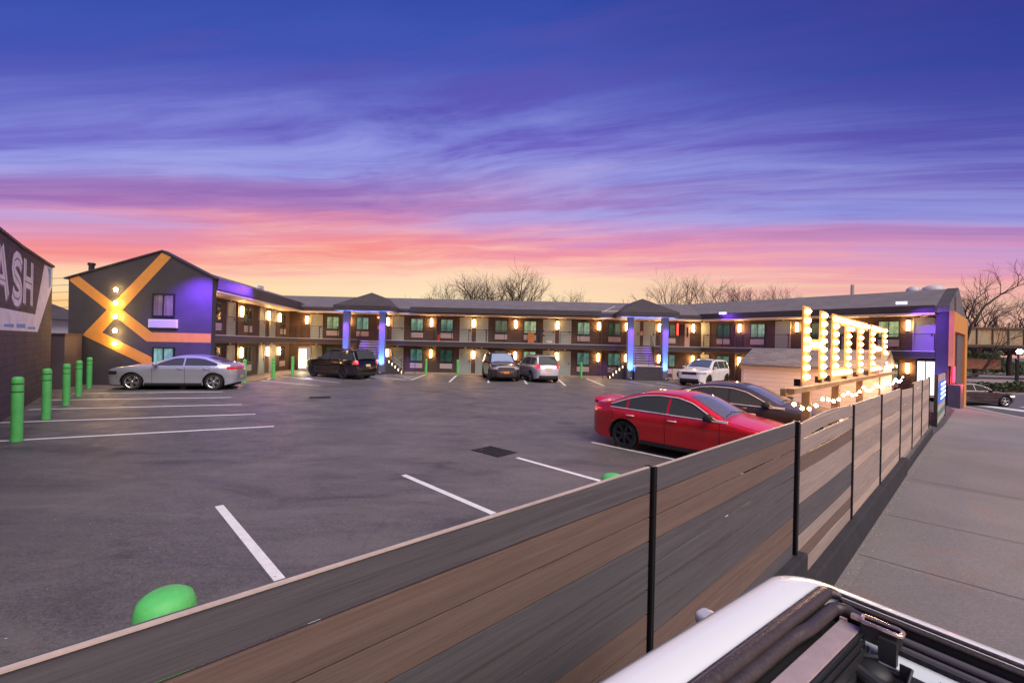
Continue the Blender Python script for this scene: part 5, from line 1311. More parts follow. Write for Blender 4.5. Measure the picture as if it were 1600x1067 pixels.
    root.location = loc; root.rotation_euler = (0, 0, heading); root.scale = (scale,) * 3
    return root
def hd(dx, dy): return math.atan2(dy, dx)

def faces_q(c):
    L, belt = c['L'], c['belt']
    c['side_patch']('headlight', L / 2 - 0.62, L / 2 - 0.10, 0.60, lambda x: 0.70 + 0.05 * (L / 2 - x), M_HL, 12, 3)
    c['side_patch']('taillight', -L / 2 + 0.03, -L / 2 + 0.42, lambda x: 0.80 + 0.12 * (x + L / 2 - 0.03) / 0.4, 0.925, M_REDLIT, 12, 3)
    c['end_patch']('taillight', -1, -0.80, -0.42, 0.82, 0.92, M_REDLIT); c['end_patch']('taillight', -1, 0.42, 0.80, 0.82, 0.92, M_REDLIT)
    c['end_patch']('grille', 1, -0.42, 0.42, 0.42, 0.66, M_PLAS)
    c['end_patch']('license_plate', -1, -0.2, 0.2, 0.66, 0.78, M_PLATE_Y)
    c['end_patch']('diffuser', -1, -0.7, 0.7, 0.30, 0.42, M_PLAS)
    q = MB(); h = 0.03   # boot spoiler lip
    def fn(u, v):
        y = (2 * u - 1) * 0.68; z = c['ztop'](-L / 2 + 0.16) + 0.045 + 0.05 * (1 - (2 * u - 1) ** 4)
        return (-L / 2 + 0.06 + 0.14 * v, y, z - 0.05 * v)
    q.grid(fn, 16, 3); q.grid(lambda u, v: (lambda p: (p[0], p[1], p[2] - 0.025 - 0.06 * (1 if abs(2 * u - 1) > .9 else 0)))(fn(u, v)), 16, 3)
    obj('spoiler', q, c['spoil'] if 'spoil' in c else M_REDP, c['root'], smooth=40)
Q50 = dict(L=4.80, W=1.84, wb=2.85, fo=0.86, rw=0.345, belt=0.93, glass_x=(1.30, 4.12), pillars=(2.62, 3.66), gtop=1.345, beltrise=0.035, chrome=True, tum=0.50,
           prof=[(0, 0.62), (0.05, 0.70), (0.5, 0.82), (1.0, 0.91), (1.38, 0.965), (1.75, 1.16), (2.1, 1.34), (2.45, 1.42), (2.9, 1.43), (3.3, 1.39), (3.7, 1.28), (4.1, 1.13), (4.4, 1.07), (4.74, 1.07), (4.8, 0.98)],
           ws=((1.42, 0.68), (2.22, 0.52)), rg=((3.42, 0.50), (4.12, 0.60)), doors=(1.45, 2.66, 3.72), handles=(2.48, 3.52), mirror=1.66, hm=M_CHR, mm=M_PLAS, spokes=7, rim=M_DALLOY, rimf=0.76, crease=True, faces=faces_q, hips=0.035, fuel=4.1, soft=25)
M_REDP = paint('red_car_paint', (0.58, 0.014, 0.018), 0.2, 0.28)
E1 = Vector((0.70, -0.714)).normalized()
def place_by(px_, py_, hx, hy, along, across):
    """centre of the car when a known point of it (along forward, across to its left) stands at px, py"""
    h = Vector((hx, hy)).normalized(); l = Vector((-h.y, h.x)); c_ = Vector((px_, py_)) - h * along - l * across
    return (c_.x, c_.y, 0)
# rear right wheel contact at (2.67, 10.38)
sc_r = 1.0
xr_ = 4.8 / 2 - 0.86 - 2.85
car('red_sedan', 'glossy red four door sedan with black wheels parked nose to the fence', 'car', Q50, M_REDP, place_by(2.72, 10.55, E1.x, E1.y, xr_ * 0.975, -0.86), hd(E1.x, E1.y), 0.975)

def faces_b(c):
    L = c['L']
    c['side_patch']('headlight', L / 2 - 0.62, L / 2 - 0.10, 0.62, 0.76, M_HL, 12, 3)
    c['side_patch']('taillight', -L / 2 + 0.03, -L / 2 + 0.45, 0.82, 0.95, M_REDLIT, 12, 3)
    c['end_patch']('grille', 1, -0.35, 0.35, 0.42, 0.68, M_PLAS); c['end_patch']('license_plate', -1, -0.2, 0.2, 0.68, 0.8, M_PLATE_Y)
BSED = dict(L=5.0, W=1.88, wb=3.0, fo=0.86, rw=0.35, belt=0.98, glass_x=(1.40, 4.25), pillars=(2.72, 3.80), gtop=1.39, beltrise=0.03, chrome=True, tum=0.46,
            prof=[(0, 0.66), (0.05, 0.76), (0.5, 0.88), (1.0, 0.97), (1.5, 1.02), (1.9, 1.22), (2.3, 1.40), (2.65, 1.47), (3.1, 1.48), (3.5, 1.44), (4.0, 1.30), (4.45, 1.15), (4.75, 1.11), (4.95, 1.08), (5.0, 1.0)],
            ws=((1.54, 0.70), (2.40, 0.54)), rg=((3.62, 0.52), (4.38, 0.62)), doors=(1.55, 2.76, 3.88), handles=(2.58, 3.65), mirror=1.78, hm=M_CHR, mm=M_PLAS, spokes=10, rim=M_ALLOY, faces=faces_b, soft=25, sunroof=(2.55, 3.15, 0.42))
p0 = place_by(2.72, 10.50, E1.x, E1.y, xr_, -0.88)
car('dark_sedan', 'dark charcoal sedan with chrome window line parked beyond the red one', 'car', BSED, paint('charcoal_car_paint', (0.04, 0.036, 0.038), 0.1, 0.35, 0.5),
    (p0[0] + 0.731 * 2.75 + 0.2, p0[1] + 0.682 * 2.75 + 0.0, 0), hd(E1.x, E1.y), 1.0)

def faces_c(c):
    L = c['L']
    c['side_patch']('headlight', L / 2 - 0.50, L / 2 - 0.06, lambda x: 0.66, lambda x: 0.80, M_HLD, 12, 3)
    c['side_patch']('side_marker', L / 2 - 0.52, L / 2 - 0.46, 0.50, 0.56, mat('amber', (0.5, 0.1, 0.03), 0.3), 2, 2)
    c['end_patch']('grille', 1, -0.72, 0.72, 0.56, 0.76, M_PLAS); c['end_patch']('lower_intake', 1, -0.66, 0.66, 0.28, 0.46, M_PLAS)
    c['side_patch']('taillight', -L / 2 + 0.02, -L / 2 + 0.30, 0.90, 1.02, M_RED, 10, 3); c['end_patch']('taillight', -1, -0.86, 0.86, 0.90, 1.02, M_RED, 20)
    c['end_patch']('license_plate', -1, -0.2, 0.2, 0.5, 0.63, M_PLATE_Y)
CHG = dict(L=4.90, W=1.90, wb=3.05, fo=1.05, rw=0.36, belt=1.02, sill=0.22, glass_x=(1.62, 4.22), pillars=(2.95,), gtop=1.375, rail=0.085, beltrise=0.02, tum=0.48,
           prof=[(0, 0.74), (0.06, 0.84), (0.35, 0.93), (0.9, 1.02), (1.5, 1.065), (1.72, 1.08), (2.1, 1.27), (2.5, 1.43), (2.8, 1.475), (3.3, 1.475), (3.7, 1.42), (4.1, 1.28), (4.42, 1.15), (4.62, 1.135), (4.85, 1.15), (4.90, 1.04)],
           ws=((1.74, 0.68), (2.55, 0.54)), rg=((3.78, 0.52), (4.38, 0.62)), doors=(1.78, 3.0, 3.95), handles=(2.82, 3.80), mirror=1.95, spokes=5, twin=True, rim=M_ALLOY, rimf=0.72, faces=faces_c, soft=21, hips=0.03, crease=True)
hx, hy = (-17.13 + 13.75), (19.99 - 20.75)
h2 = Vector((hx, hy)).normalized(); xfc = 4.90 / 2 - 1.05
car('grey_sedan', 'pale grey muscle sedan parked side on below the orange striped gable', 'car', CHG, paint('pale_grey_paint', (0.36, 0.38, 0.44), 0.35, 0.28),
    place_by(-17.05, 19.90, h2.x, h2.y, xfc * 1.07, 0.84 * 1.07), hd(h2.x, h2.y), 1.07)

def suv_faces(head, tail, plate_f=None, plate_r=None, tz=(0.95, 1.15), vert=False, hood_z=0.95):
    def f(c):
        L, W = c['L'], c['W']
        c['side_patch']('headlight', L / 2 - 0.50, L / 2 - 0.07, hood_z - 0.20, hood_z - 0.05, head, 12, 3)
        c['end_patch']('headlight', 1, -W / 2 + 0.22, -W / 2 + 0.45, hood_z - 0.20, hood_z - 0.06, head); c['end_patch']('headlight', 1, W / 2 - 0.45, W / 2 - 0.22, hood_z - 0.20, hood_z - 0.06, head)
        c['side_patch']('taillight', -L / 2 + 0.03, -L / 2 + 0.26, tz[0], tz[1], tail, 10, 3)
        c['end_patch']('taillight', -1, -W / 2 + 0.13, -W / 2 + 0.32, tz[0], tz[1], tail); c['end_patch']('taillight', -1, W / 2 - 0.32, W / 2 - 0.13, tz[0], tz[1], tail)
        c['end_patch']('grille', 1, -0.48, 0.48, hood_z - 0.24, hood_z - 0.06, M_PLAS)
        c['end_patch']('lower_intake', 1, -0.62, 0.62, 0.30, 0.48, M_PLAS); c['end_patch']('rear_bumper', -1, -0.78, 0.78, 0.26, 0.46, M_PLAS)
        if plate_f: c['end_patch']('license_plate', 1, -0.17, 0.17, 0.52, 0.66, plate_f, e=0.02)
        if plate_r: c['end_patch']('license_plate', -1, -0.17, 0.17, 0.78, 0.92, plate_r, e=0.02)
        if c.get('hw'):
            for sg in (1, -1):
                q = MB(); pts_ = [(x, sg * (c['hw'](x, c['ztop'](x) - 0.08) - 0.06), c['ztop'](x) + 0.05) for x in np.linspace(-L / 2 + 0.7, L / 2 - 2.1, 8)]
                q.tube(pts_, 0.018, 6); obj('roof_rail', q, M_PLAS, c['root'], smooth=60)
    return f
RR = dict(L=4.85, W=2.0, wb=2.92, fo=0.88, rw=0.38, belt=1.10, sill=0.26, glass_x=(1.35, 4.5), pillars=(2.45, 3.45), gtop=1.66, rail=0.09, tum=0.30, n=6,
          prof=[(0, 0.86), (0.06, 0.98), (0.5, 1.06), (1.35, 1.13), (1.7, 1.40), (2.05, 1.68), (2.4, 1.76), (3.0, 1.78), (3.8, 1.75), (4.35, 1.70), (4.6, 1.42), (4.78, 1.12), (4.82, 1.02), (4.85, 0.9)],
          ws=((1.40, 0.76), (2.12, 0.62)), rg=((4.38, 0.58), (4.74, 0.68)), doors=(1.5, 2.5, 3.5), handles=(2.3, 3.3), mirror=1.62, mm=M_PLAS, spokes=5, twin=True, rim=M_DALLOY, clad=True,
          faces=suv_faces(M_HL, M_RED, M_PLATE_O, None, hood_z=0.98), soft=15, wsm=mat('pale_windshield', (0.30, 0.36, 0.46), 0.08, coat=1.0))
hR = Vector((0.20, -0.98)).normalized()
car('dark_suv', 'dark grey suv with an orange plate facing the camera on the back row', 'suv', RR, paint('dark_purple_grey_paint', (0.055, 0.045, 0.055), 0.4, 0.25), (-0.30 - hR.x * 2.6, 28.75 - hR.y * 2.55, 0), hd(hR.x, hR.y), 1.04)
EQ = dict(L=4.77, W=1.85, wb=2.85, fo=0.93, rw=0.36, belt=1.06, sill=0.24, glass_x=(1.30, 4.35), pillars=(2.45, 3.5), gtop=1.58, rail=0.09, tum=0.36, nr=6,
          prof=[(0, 0.78), (0.06, 0.90), (0.5, 1.0), (1.3, 1.09), (1.65, 1.32), (2.05, 1.58), (2.4, 1.67), (3.0, 1.69), (3.8, 1.67), (4.3, 1.62), (4.52, 1.36), (4.68, 1.10), (4.74, 0.98), (4.77, 0.9)],
          ws=((1.36, 0.70), (2.1, 0.58)), rg=((4.30, 0.56), (4.66, 0.66)), doors=(1.45, 2.5, 3.55), handles=(2.3, 3.35), mirror=1.58, spokes=5, rim=M_ALLOY, clad=True,
          faces=suv_faces(M_HL, M_REDLIT, None, M_PLATE_Y, tz=(0.90, 1.16), hood_z=0.95), soft=15)
hE = Vector((-0.27, 0.96)).normalized()
car('silver_suv', 'silver compact suv parked nose in on the back row showing red tail lamps', 'suv', EQ, paint('silver_paint', (0.60, 0.60, 0.66), 0.45, 0.28), (2.42 + hE.x * 2.35, 28.75 + hE.y * 2.45, 0), hd(hE.x, hE.y), 1.04)
EX = dict(RR); EX.update(L=5.0, W=2.0, wb=2.87, fo=0.98, pillars=(2.6, 3.55), glass_x=(1.5, 4.62), belt=1.12, gtop=1.64,
          prof=[(0, 0.88), (0.06, 1.02), (0.5, 1.10), (1.45, 1.17), (1.8, 1.40), (2.2, 1.68), (2.55, 1.77), (3.2, 1.79), (4.1, 1.76), (4.55, 1.70), (4.75, 1.42), (4.92, 1.14), (4.97, 1.02), (5.0, 0.92)],
          ws=((1.5, 0.74), (2.26, 0.60)), rg=((4.55, 0.58), (4.88, 0.68)), doors=(1.65, 2.65, 3.65), handles=(2.45, 3.45), mirror=1.78, faces=suv_faces(M_HLD, M_REDLIT, None, M_PLATE_Y, tz=(0.92, 1.14), hood_z=1.0), wsm=M_CGL)
hX = Vector((-2.55, 1.52)).normalized()
car('black_suv', 'glossy black suv parked at an angle in front of the left portico', 'suv', EX, paint('black_paint', (0.012, 0.011, 0.013), 0.3, 0.2), place_by(-10.81, 28.34, hX.x, hX.y, 2.5 - 0.98 - 2.87, 0.93), hd(hX.x, hX.y), 1.06)
JN = dict(EQ); JN.update(L=4.89, W=1.88, wb=2.89, fo=0.97, glass_x=(1.42, 4.55), pillars=(2.62, 3.65), rear_slant=1.5,
          prof=[(0, 0.80), (0.06, 0.94), (0.5, 1.02), (1.3, 1.10), (1.65, 1.32), (2.1, 1.60), (2.5, 1.69), (3.0, 1.70), (3.9, 1.68), (4.45, 1.62), (4.68, 1.36), (4.8, 1.1), (4.86, 0.98), (4.89, 0.9)],
          ws=((1.40, 0.72), (2.22, 0.60)), rg=((4.46, 0.56), (4.76, 0.66)), faces=suv_faces(M_HL, M_REDLIT, None, None, hood_z=0.97), rim=M_DALLOY)
hJ = Vector((-0.72, -0.69)).normalized()
car('white_crossover', 'white crossover facing outward between the right portico and the shed', 'suv', JN, paint('white_paint', (0.74, 0.72, 0.74), 0.0, 0.3), (13.4, 30.6, 0), hd(hJ.x, hJ.y), 1.02)
ST = dict(Q50); ST.update(glass=mat('dark_glass', (0.012, 0.012, 0.013), 0.12, spec=0.05), hm=M_PLAS, mm=M_PLAS, rim=M_ALLOY, spokes=5, chrome=False, crease=False, fuel=None, rimf=0.7,
          faces=lambda c: (c['side_patch']('headlight', c['L'] / 2 - 0.6, c['L'] / 2 - 0.08, 0.60, 0.72, mat('bright_headlight', (0.7, 0.6, 0.55), 0.1, coat=1, emit=(1, 0.8, 0.7), estr=1.2), 12, 3), c['side_patch']('taillight', -c['L'] / 2 + .03, -c['L'] / 2 + .4, 0.8, 0.92, M_RED, 10, 3)))
car('street_sedan', 'dark maroon sedan driving along the cross street beyond the orange portal', 'car', ST, paint('maroon_black_paint', (0.05, 0.022, 0.028), 0.4, 0.25), (36.1, 35.0, -1.449), hd(1, -0.06), 1.2)

# ------------------------------------------------------------------ bare trees
def grow(rg_, p, d, r, depth, thick, thin, spread=0.55, ln=1.0):
    segs = 3; pts = [p.copy()]; q = p.copy(); dd = d.copy()
    for i in range(segs):
        dd = (dd + Vector((rg_.uniform(-.16, .16), rg_.uniform(-.16, .16), rg_.uniform(-.10, .10)))).normalized(); q = q + dd * ln / segs; pts.append(q.copy())
    r1 = r * 0.69
    (thick if depth >= 4 else thin).tube(pts, [r + (r1 - r) * i / segs for i in range(segs + 1)], 7 if depth >= 4 else 3, cap=False)
    if depth == 0: return
    n = 3 if depth in (6, 3, 2) else 2
    for k in range(n):
        a = rg_.uniform(0, 2 * PI); t_ = rg_.uniform(0.45, 1.15) * spread
        u = dd.orthogonal().normalized(); v = dd.cross(u)
        nd = (dd * math.cos(t_) + (u * math.cos(a) + v * math.sin(a)) * math.sin(t_) + Vector((0, 0, 0.05))).normalized()
        st = pts[-1] if k == 0 or depth > 5 else pts[rg_.choice((2, 3))]
        grow(rg_, st, nd, r1 * (0.95 if k == 0 else 0.72), depth - 1, thick, thin, spread, ln * rg_.uniform(0.68, 0.90))
M_BARK = mat('bare_bark', (0.045, 0.028, 0.022), 0.9, var=0.3, vscale=4)
M_TWIG = mat('bare_twig', (0.050, 0.028, 0.022), 0.9)
def mk_tree(seed, h=12.0, spread=0.62, depth=7, r=0.30):
    rg_ = random.Random(seed); a, b = MB(), MB()
    trunk = [Vector((0, 0, 0)), Vector((0.1, 0, h * 0.12)), Vector((0.05, 0.1, h * 0.24))]
    a.tube(trunk, [r * 1.15, r, r * 0.9], 9, cap=False)
    for k in range(4):
        an = rg_.uniform(0, 2 * PI); t_ = rg_.uniform(0.2, 0.95)
        grow(rg_, trunk[-1], Vector((math.cos(an) * math.sin(t_), math.sin(an) * math.sin(t_), math.cos(t_))), r * 0.62, depth - 1, a, b, spread, h * 0.215)
    return a, b
protoT = []
def tree(k, x, y, h, rot, label, z=-1.4, grp='bare trees behind the hotel'):
    t = bpy.data.objects.new('bare_tree', None); COL.objects.link(t); t.location = (x, y, z); t.rotation_euler = (0, 0, rot); s = h / 12.0; t.scale = (s, s, s)
    tag(t, label, 'tree', grp)
    for n_, me in protoT[k]:
        o = bpy.data.objects.new(n_, me); COL.objects.link(o); o.parent = t
    return t
for sd in (5, 12, 33, 41):
    a, b = mk_tree(sd, 12.0, 0.62 if sd != 33 else 0.45)
    L_ = []
    for nm, q, m in (('trunk', a, M_BARK), ('crown', b, M_TWIG)):
        o = obj(nm, q, m); L_.append((nm, o.data)); bpy.data.objects.remove(o)
    protoT.append(L_)
TR = [(0, -8.6, 61, 12.6, 0.2, 'spreading bare tree at the left end of the cluster over the back roof'), (1, -5.3, 62, 13.6, 1.1, 'bare tree second from the left in the cluster over the back roof'),
      (2, -2.2, 60, 14.4, 2.0, 'tall upright bare tree in the middle of the cluster over the back roof'), (3, 1.0, 61, 13.9, 0.7, 'rounded bare tree at the right of the cluster over the back roof'),
      (1, -0.4, 66, 13.2, 4.0, 'bare tree behind the middle of the cluster over the back roof'),
      (0, 8.2, 62, 11.8, 2.2, 'low bare tree over the roof left of the right portico'), (3, 12.2, 66, 11.0, 5.1, 'small bare tree just left of the right portico roof'),
      (2, 20.5, 60, 13.6, 0.9, 'tall bare tree rising behind the right portico roof'), (1, 28.0, 62, 13.4, 3.2, 'bare tree with wide limbs over the right wing roof, left of its group'),
      (3, 31.0, 60, 13.0, 4.4, 'bare tree in the middle of the group over the right wing roof'), (0, 34.6, 60, 12.9, 2.7, 'leaning bare tree at the right of the group over the right wing roof'),
      (2, 67, 74, 14.0, 1.3, 'bare tree whose top shows right behind the white roof vents'), (1, 84, 80, 15.5, 0.4, 'bare tree just right of the street gable'), (3, 97, 86, 16.0, 2.4, 'bare tree behind the rusty viaduct toward the right edge'),
      (0, 104, 84, 15.0, 5.0, 'bare tree behind the rusty viaduct at the right edge'), (2, 82, 92, 13.5, 3.5, 'distant bare tree beyond the viaduct')]
for i, (k, x, y, h, r_, lab) in enumerate(TR): tree(k, x, y, h, r_, lab)
# a near leaning bough by the gable
bt = thing('bare_tree', 'slender bare street tree leaning right from behind the street gable', 'tree', (42.3, 42, -1.4), 'street trees')
def bp(x, y, Y=42.0): return Vector(((x - 800) / 690 * Y + 0.3, Y, 2.4 + (556 - y) / 690 * Y))
mb = MB(); b_ = MB(); rt_ = random.Random(8)
for P_, r0 in (([(1496, 640), (1497, 590), (1500, 550)], 0.20), ([(1500, 550), (1512, 508), (1532, 478), (1556, 460), (1582, 446)], 0.12), ([(1497, 592), (1530, 582), (1550, 548), (1572, 530)], 0.12), ([(1500, 550), (1506, 500), (1516, 470)], 0.09)):
    pp = [bp(*p) for p in P_]; mb.tube(pp, [r0 * (1 - 0.75 * i / (len(pp) - 1)) + 0.015 for i in range(len(pp))], 7)
    for p in pp[1:]:
        for k in range(3 if r0 < .2 else 1): grow(rt_, p, Vector((rt_.uniform(-.3, 1), rt_.uniform(-.4, .4), rt_.uniform(0.1, 1))).normalized(), 0.035, 3, mb, b_, 0.6, rt_.uniform(0.8, 1.5))
obj('trunk', mb, M_BARK, bt); obj('crown', b_, M_TWIG, bt)
# low scrub of twigs along the back roof and beyond the viaduct
mb = MB(); rg_ = random.Random(9)
for i in range(90):
    x = rg_.uniform(-16, 44); y = rg_.uniform(63, 72); h = rg_.uniform(8.2, 10.6) if x < 20 else rg_.uniform(8.0, 10.2)
    p = Vector((x, y, h * 0.6)); 
    for j in range(5):
        d = Vector((rg_.uniform(-1, 1), rg_.uniform(-.4, .4), rg_.uniform(0.5, 1.4))).normalized(); e = p + d * (h * 0.42) * rg_.uniform(0.6, 1)
        mb.tube([p, p + d * 1.6, e], [0.05, 0.035, 0.015], 3, cap=False)
tag(obj('brush', mb, M_TWIG), 'tangle of bare twigs showing low over the roofs', 'brush', kind='stuff')
mb = MB()
for i in range(900):
    x = rg_.uniform(60, 180); y = rg_.uniform(92, 120); h = rg_.uniform(7.5, 11.5); p = Vector((x, y, h * 0.35))
    for j in range(4):
        d = Vector((rg_.uniform(-1, 1), rg_.uniform(-.4, .4), rg_.uniform(0.5, 1.4))).normalized(); e = p + d * (h * 0.6)
        mb.tube([p, p + d * 2.2, e], [0.10, 0.07, 0.03], 3, cap=False)
tag(obj('far_woods', mb, M_TWIG), 'mass of bare winter trees beyond the rusty viaduct', 'woods', kind='stuff')

# ------------------------------------------------------------------ beyond the street: viaduct, hedge, posts, planters, lamp
via = thing('viaduct', 'rusty riveted steel railway viaduct crossing behind the cross street', 'viaduct', (95, 72, -1.4))
def rust():
    m = bpy.data.materials.new('rusty_steel'); m.use_nodes = True; q = NG(m.node_tree); p = m.node_tree.nodes['Principled BSDF']
    vec = q.n('ShaderNodeTexCoord').outputs['Object']; sp = q.n('ShaderNodeSeparateXYZ'); q.l(vec, sp.inputs[0])
    v = q.comb(sp.outputs[0], sp.outputs[1], q.m('MULTIPLY', sp.outputs[2], 0.35)); n_ = q.noise(v, 0.9, 8, 0.7, 0.8)
    q.l(q.ramp(n_, [(0.3, (0.30, 0.32, 0.20)), (0.5, (0.38, 0.31, 0.18)), (0.62, (0.36, 0.17, 0.09)), (0.75, (0.22, 0.10, 0.06))]), p.inputs['Base Color']); p.inputs['Roughness'].default_value = 0.85; return m
mb = MB(); mb.box(40, 190, 70, 71, 4.2, 6.7); obj('girder', mb, rust(), via)
mb = MB()
for i in range(60): mb.box(41 + i * 2.5, 41.18 + i * 2.5, 69.85, 69.995, 4.2, 6.7)
mb.box(40, 190, 69.75, 71.2, 6.7, 6.95); mb.box(40, 190, 69.75, 71.2, 4.0, 4.2); obj('stiffener', mb, mat('rust_dark', (0.13, 0.08, 0.05), 0.85, var=0.3), via)
mb = MB(); mb.box(40, 190, 69.6, 76, 3.7, 3.99); obj('deck', mb, mat('deck_dark', (0.05, 0.04, 0.04), 0.9), via)  # one even dark colour over the whole deck
for x in (62, 92, 121, 150): mb = MB(); mb.box(x, x + 1.6, 70.5, 75, -1.45, 3.7); obj('pier', mb, mat('pier_concrete', (0.25, 0.22, 0.2), 0.85, var=0.2), via)
hz = thing('hedge', 'low trimmed evergreen hedge along the far side of the cross street', 'hedge', (60, 46.6, -1.4))
mb = MB(); rg_ = random.Random(4)
for i in range(9000):
    x = rg_.uniform(43, 78); yy = rg_.uniform(-1.0, 1.0); top = 1.05 + 0.22 * mnoise.noise(Vector((x * 0.7, 3.3, 0))) - 0.35 * yy * yy
    zz = -1.35 + top * rg_.random() ** 0.5; p = Vector((x, 46.8 + yy * (0.9 + 0.1 * rg_.random()), zz)); a = rg_.uniform(0, PI); t_ = rg_.uniform(-0.9, 0.9); s_ = rg_.uniform(0.10, 0.2)
    u = Vector((math.cos(a), math.sin(a) * 0.6, t_)).normalized() * s_; v = Vector((-math.sin(a), math.cos(a), rg_.uniform(-1, 1))).normalized() * s_ * 0.6
    mb.add([p - u, p - v, p + u, p + v], [(0, 1, 2, 3)])
obj('foliage', mb, mat('hedge_green', (0.055, 0.075, 0.03), 0.8, var=0.5, vscale=3), hz)
mb = MB(); mb.box(43, 78, 46.1, 47.5, -1.36, -0.75); obj('twigs', mb, mat('hedge_core', (0.035, 0.04, 0.02), 0.9, var=0.4), hz)
for i, (x, lab) in enumerate(((61.2, 'slim dark post nearest the street gable in the far plaza'), (68.6, 'slim dark post in the middle of the far plaza'), (75.2, 'slim dark post right of the middle in the far plaza'), (78.2, 'slim dark post at the right edge of the far plaza'))):
    t = thing('plaza_post', lab, 'post', (x, 60, -1.36), 'posts of the far plaza')
    mb = MB(); mb.tube([(x, 60, -1.36), (x, 60, 1.95)], 0.16, 8); obj('shaft', mb, M_POST, t); mb = MB(); mb.ball((x, 60, 2.0), 0.2, 8, 6); obj('finial', mb, M_POST, t)
M_PLN = mat('planter_rust', (0.24, 0.10, 0.06), 0.8, var=0.3)
for i, (x, lab) in enumerate(((73, 'long rust coloured planter nearest the street gable'), (86.5, 'long rust coloured planter in the middle of the plaza'), (97.5, 'dark planter at the right edge of the plaza'))):
    t = thing('planter', lab, 'planter', (x, 72, -1.36), 'planters of the far plaza')
    mb = MB(); mb.box(x - 0.2, x + 6.2, 71.5, 73.5, 0.3, 1.9); obj('box', mb, M_PLN, t)
    mb = MB()
    for j in range(500):
        p = Vector((x + rg_.uniform(0, 6), 72.5 + rg_.uniform(-1, 1), 1.9 + rg_.random() * 0.7)); s_ = 0.2; mb.add([p + Vector((-s_, 0, 0)), p + Vector((0, 0.1, -s_)), p + Vector((s_, 0, 0)), p + Vector((0, 0, s_))], [(0, 1, 2, 3)])
    obj('plants', mb, mat('planter_green', (0.07, 0.11, 0.04), 0.8, var=0.5), t)
sh = thing('shrub_bank', 'bank of green shrubs under the viaduct beside the street gable', 'shrub', (84, 84, -1.4))
mb = MB()
for j in range(5000):
    x = rg_.uniform(84, 112); p = Vector((x, 90 + rg_.uniform(-3, 3), -1 + rg_.random() ** 0.6 * (4.0 + 1.2 * mnoise.noise(Vector((x * .35, 0, 0)))) * (1.0 if x < 98 else 0.55))); s_ = rg_.uniform(0.2, 0.45); a = rg_.uniform(0, PI)
    u = Vector((math.cos(a), 0, math.sin(a))) * s_; v = Vector((-math.sin(a), 0.4, math.cos(a))) * s_ * 0.7; mb.add([p - u, p - v, p + u, p + v], [(0, 1, 2, 3)])
obj('foliage', mb, mat('shrub_green', (0.07, 0.12, 0.06), 0.8, var=0.5, vscale=1), sh)
sl = thing('street_lamp', 'lit street lamp on a dark pole at the right edge of the plaza', 'street lamp', (68.8, 58.5, -1.4))
mb = MB(); mb.tube([(68.8, 60, -1.4), (68.8, 60, 3.3)], 0.12, 8); obj('pole', mb, M_POST, sl)
mb = MB(); mb.ball((68.8, 59.85, 3.1), 0.32, 12, 8); obj('lamp_head', mb, emis('street_lamp_white', (1.0, 0.95, 0.8), 25.0), sl, smooth=60)
# house and pole in the gap at the left
hs = thing('distant_house', 'small pale distant house with brown roof seen between the two left walls', 'house', (-58, 50, 0))
mb = MB(); mb.box(-66, -52, 48, 54, -1.4, 4.2); obj('wall', mb, siding_mat('white_siding', (0.62, 0.60, 0.62), 0.3, 0.6, 0.05), hs)
mb = MB(); mb.prism([(-67, 4.2), (-51, 4.2), (-59, 7.0)], lambda x, z: (x, 47.5, z), lambda x, z: (x, 54.5, z)); obj('roof', mb, M_HIP, hs)
for x in (-57.2, -54.2): mb = MB(); mb.box(x, x + 1.2, 47.9, 48.0, 1.9, 3.4); obj('window', mb, M_PANED, hs)
mb = MB(); mb.box(-60, -59, 48.5, 49.5, 6.0, 8.0); obj('chimney', mb, mat('chimney_brick', (0.25, 0.12, 0.08), 0.9), hs)
up = thing('utility_pole', 'thin utility pole with wires behind the left gable', 'utility pole', (-50, 46, -1.4))
mb = MB(); mb.tube([(-40.5, 44, -1.4), (-40.5, 44, 8.6)], 0.12, 8); mb.box(-41.6, -39.4, 43.95, 44.05, 8.1, 8.25); obj('pole', mb, M_BARK, up)
mb = MB()
for k, z in enumerate((8.3, 7.6, 6.9, 6.1, 5.4)):
    mb.tube([Vector((-40.5, 44, z)) + Vector((-46, -2, 3.0)) * t + Vector((0, 0, -1.6 * 4 * t * (1 - t))) for t in np.linspace(0, 1, 10)], 0.025, 4, cap=False)
obj('wire', mb, M_BLK, up)
# ------------------------------------------------------------------ white van with open roof hatch under the camera
van = thing('white_van', 'white vehicle with an open roof hatch parked tight against the fence', 'van', (0.6, 0.2, -0.22))
CE = Vector((0.812, 0.584, 0)).normalized(); CL = Vector((-CE.y, CE.x, 0))
C0 = Vector((1.045, 1.665, 0))           # far left corner of the roof
ZR = 1.6
def V(a, b, z): return C0 + CE * a - CL * b + Vector((0, 0, z))     # a forward of the far edge, b to the right of the left edge
M_VW = mat('white_van_paint', (0.84, 0.86, 0.82), 0.25, 0.0, coat=0.8)
M_SEAL = mat('rubber_seal', (0.050, 0.038, 0.036), 0.36, var=0.2, vscale=8, bump=0.2, bscale=60)
M_HLN = mat('pale_headliner', (0.62, 0.68, 0.70), 0.7, var=0.04)
M_ALU = mat('brushed_rail', (0.52, 0.40, 0.36), 0.38, 0.35, var=0.12, vscale=18, bump=0.15, bscale=200)
Lv, Wv = 4.6, 1.62
hb0, hb1 = 0.155, 1.46                 # hatch from b0 to b1
ha0, ha1 = -0.085, -1.25               # hatch from a0 back to a1
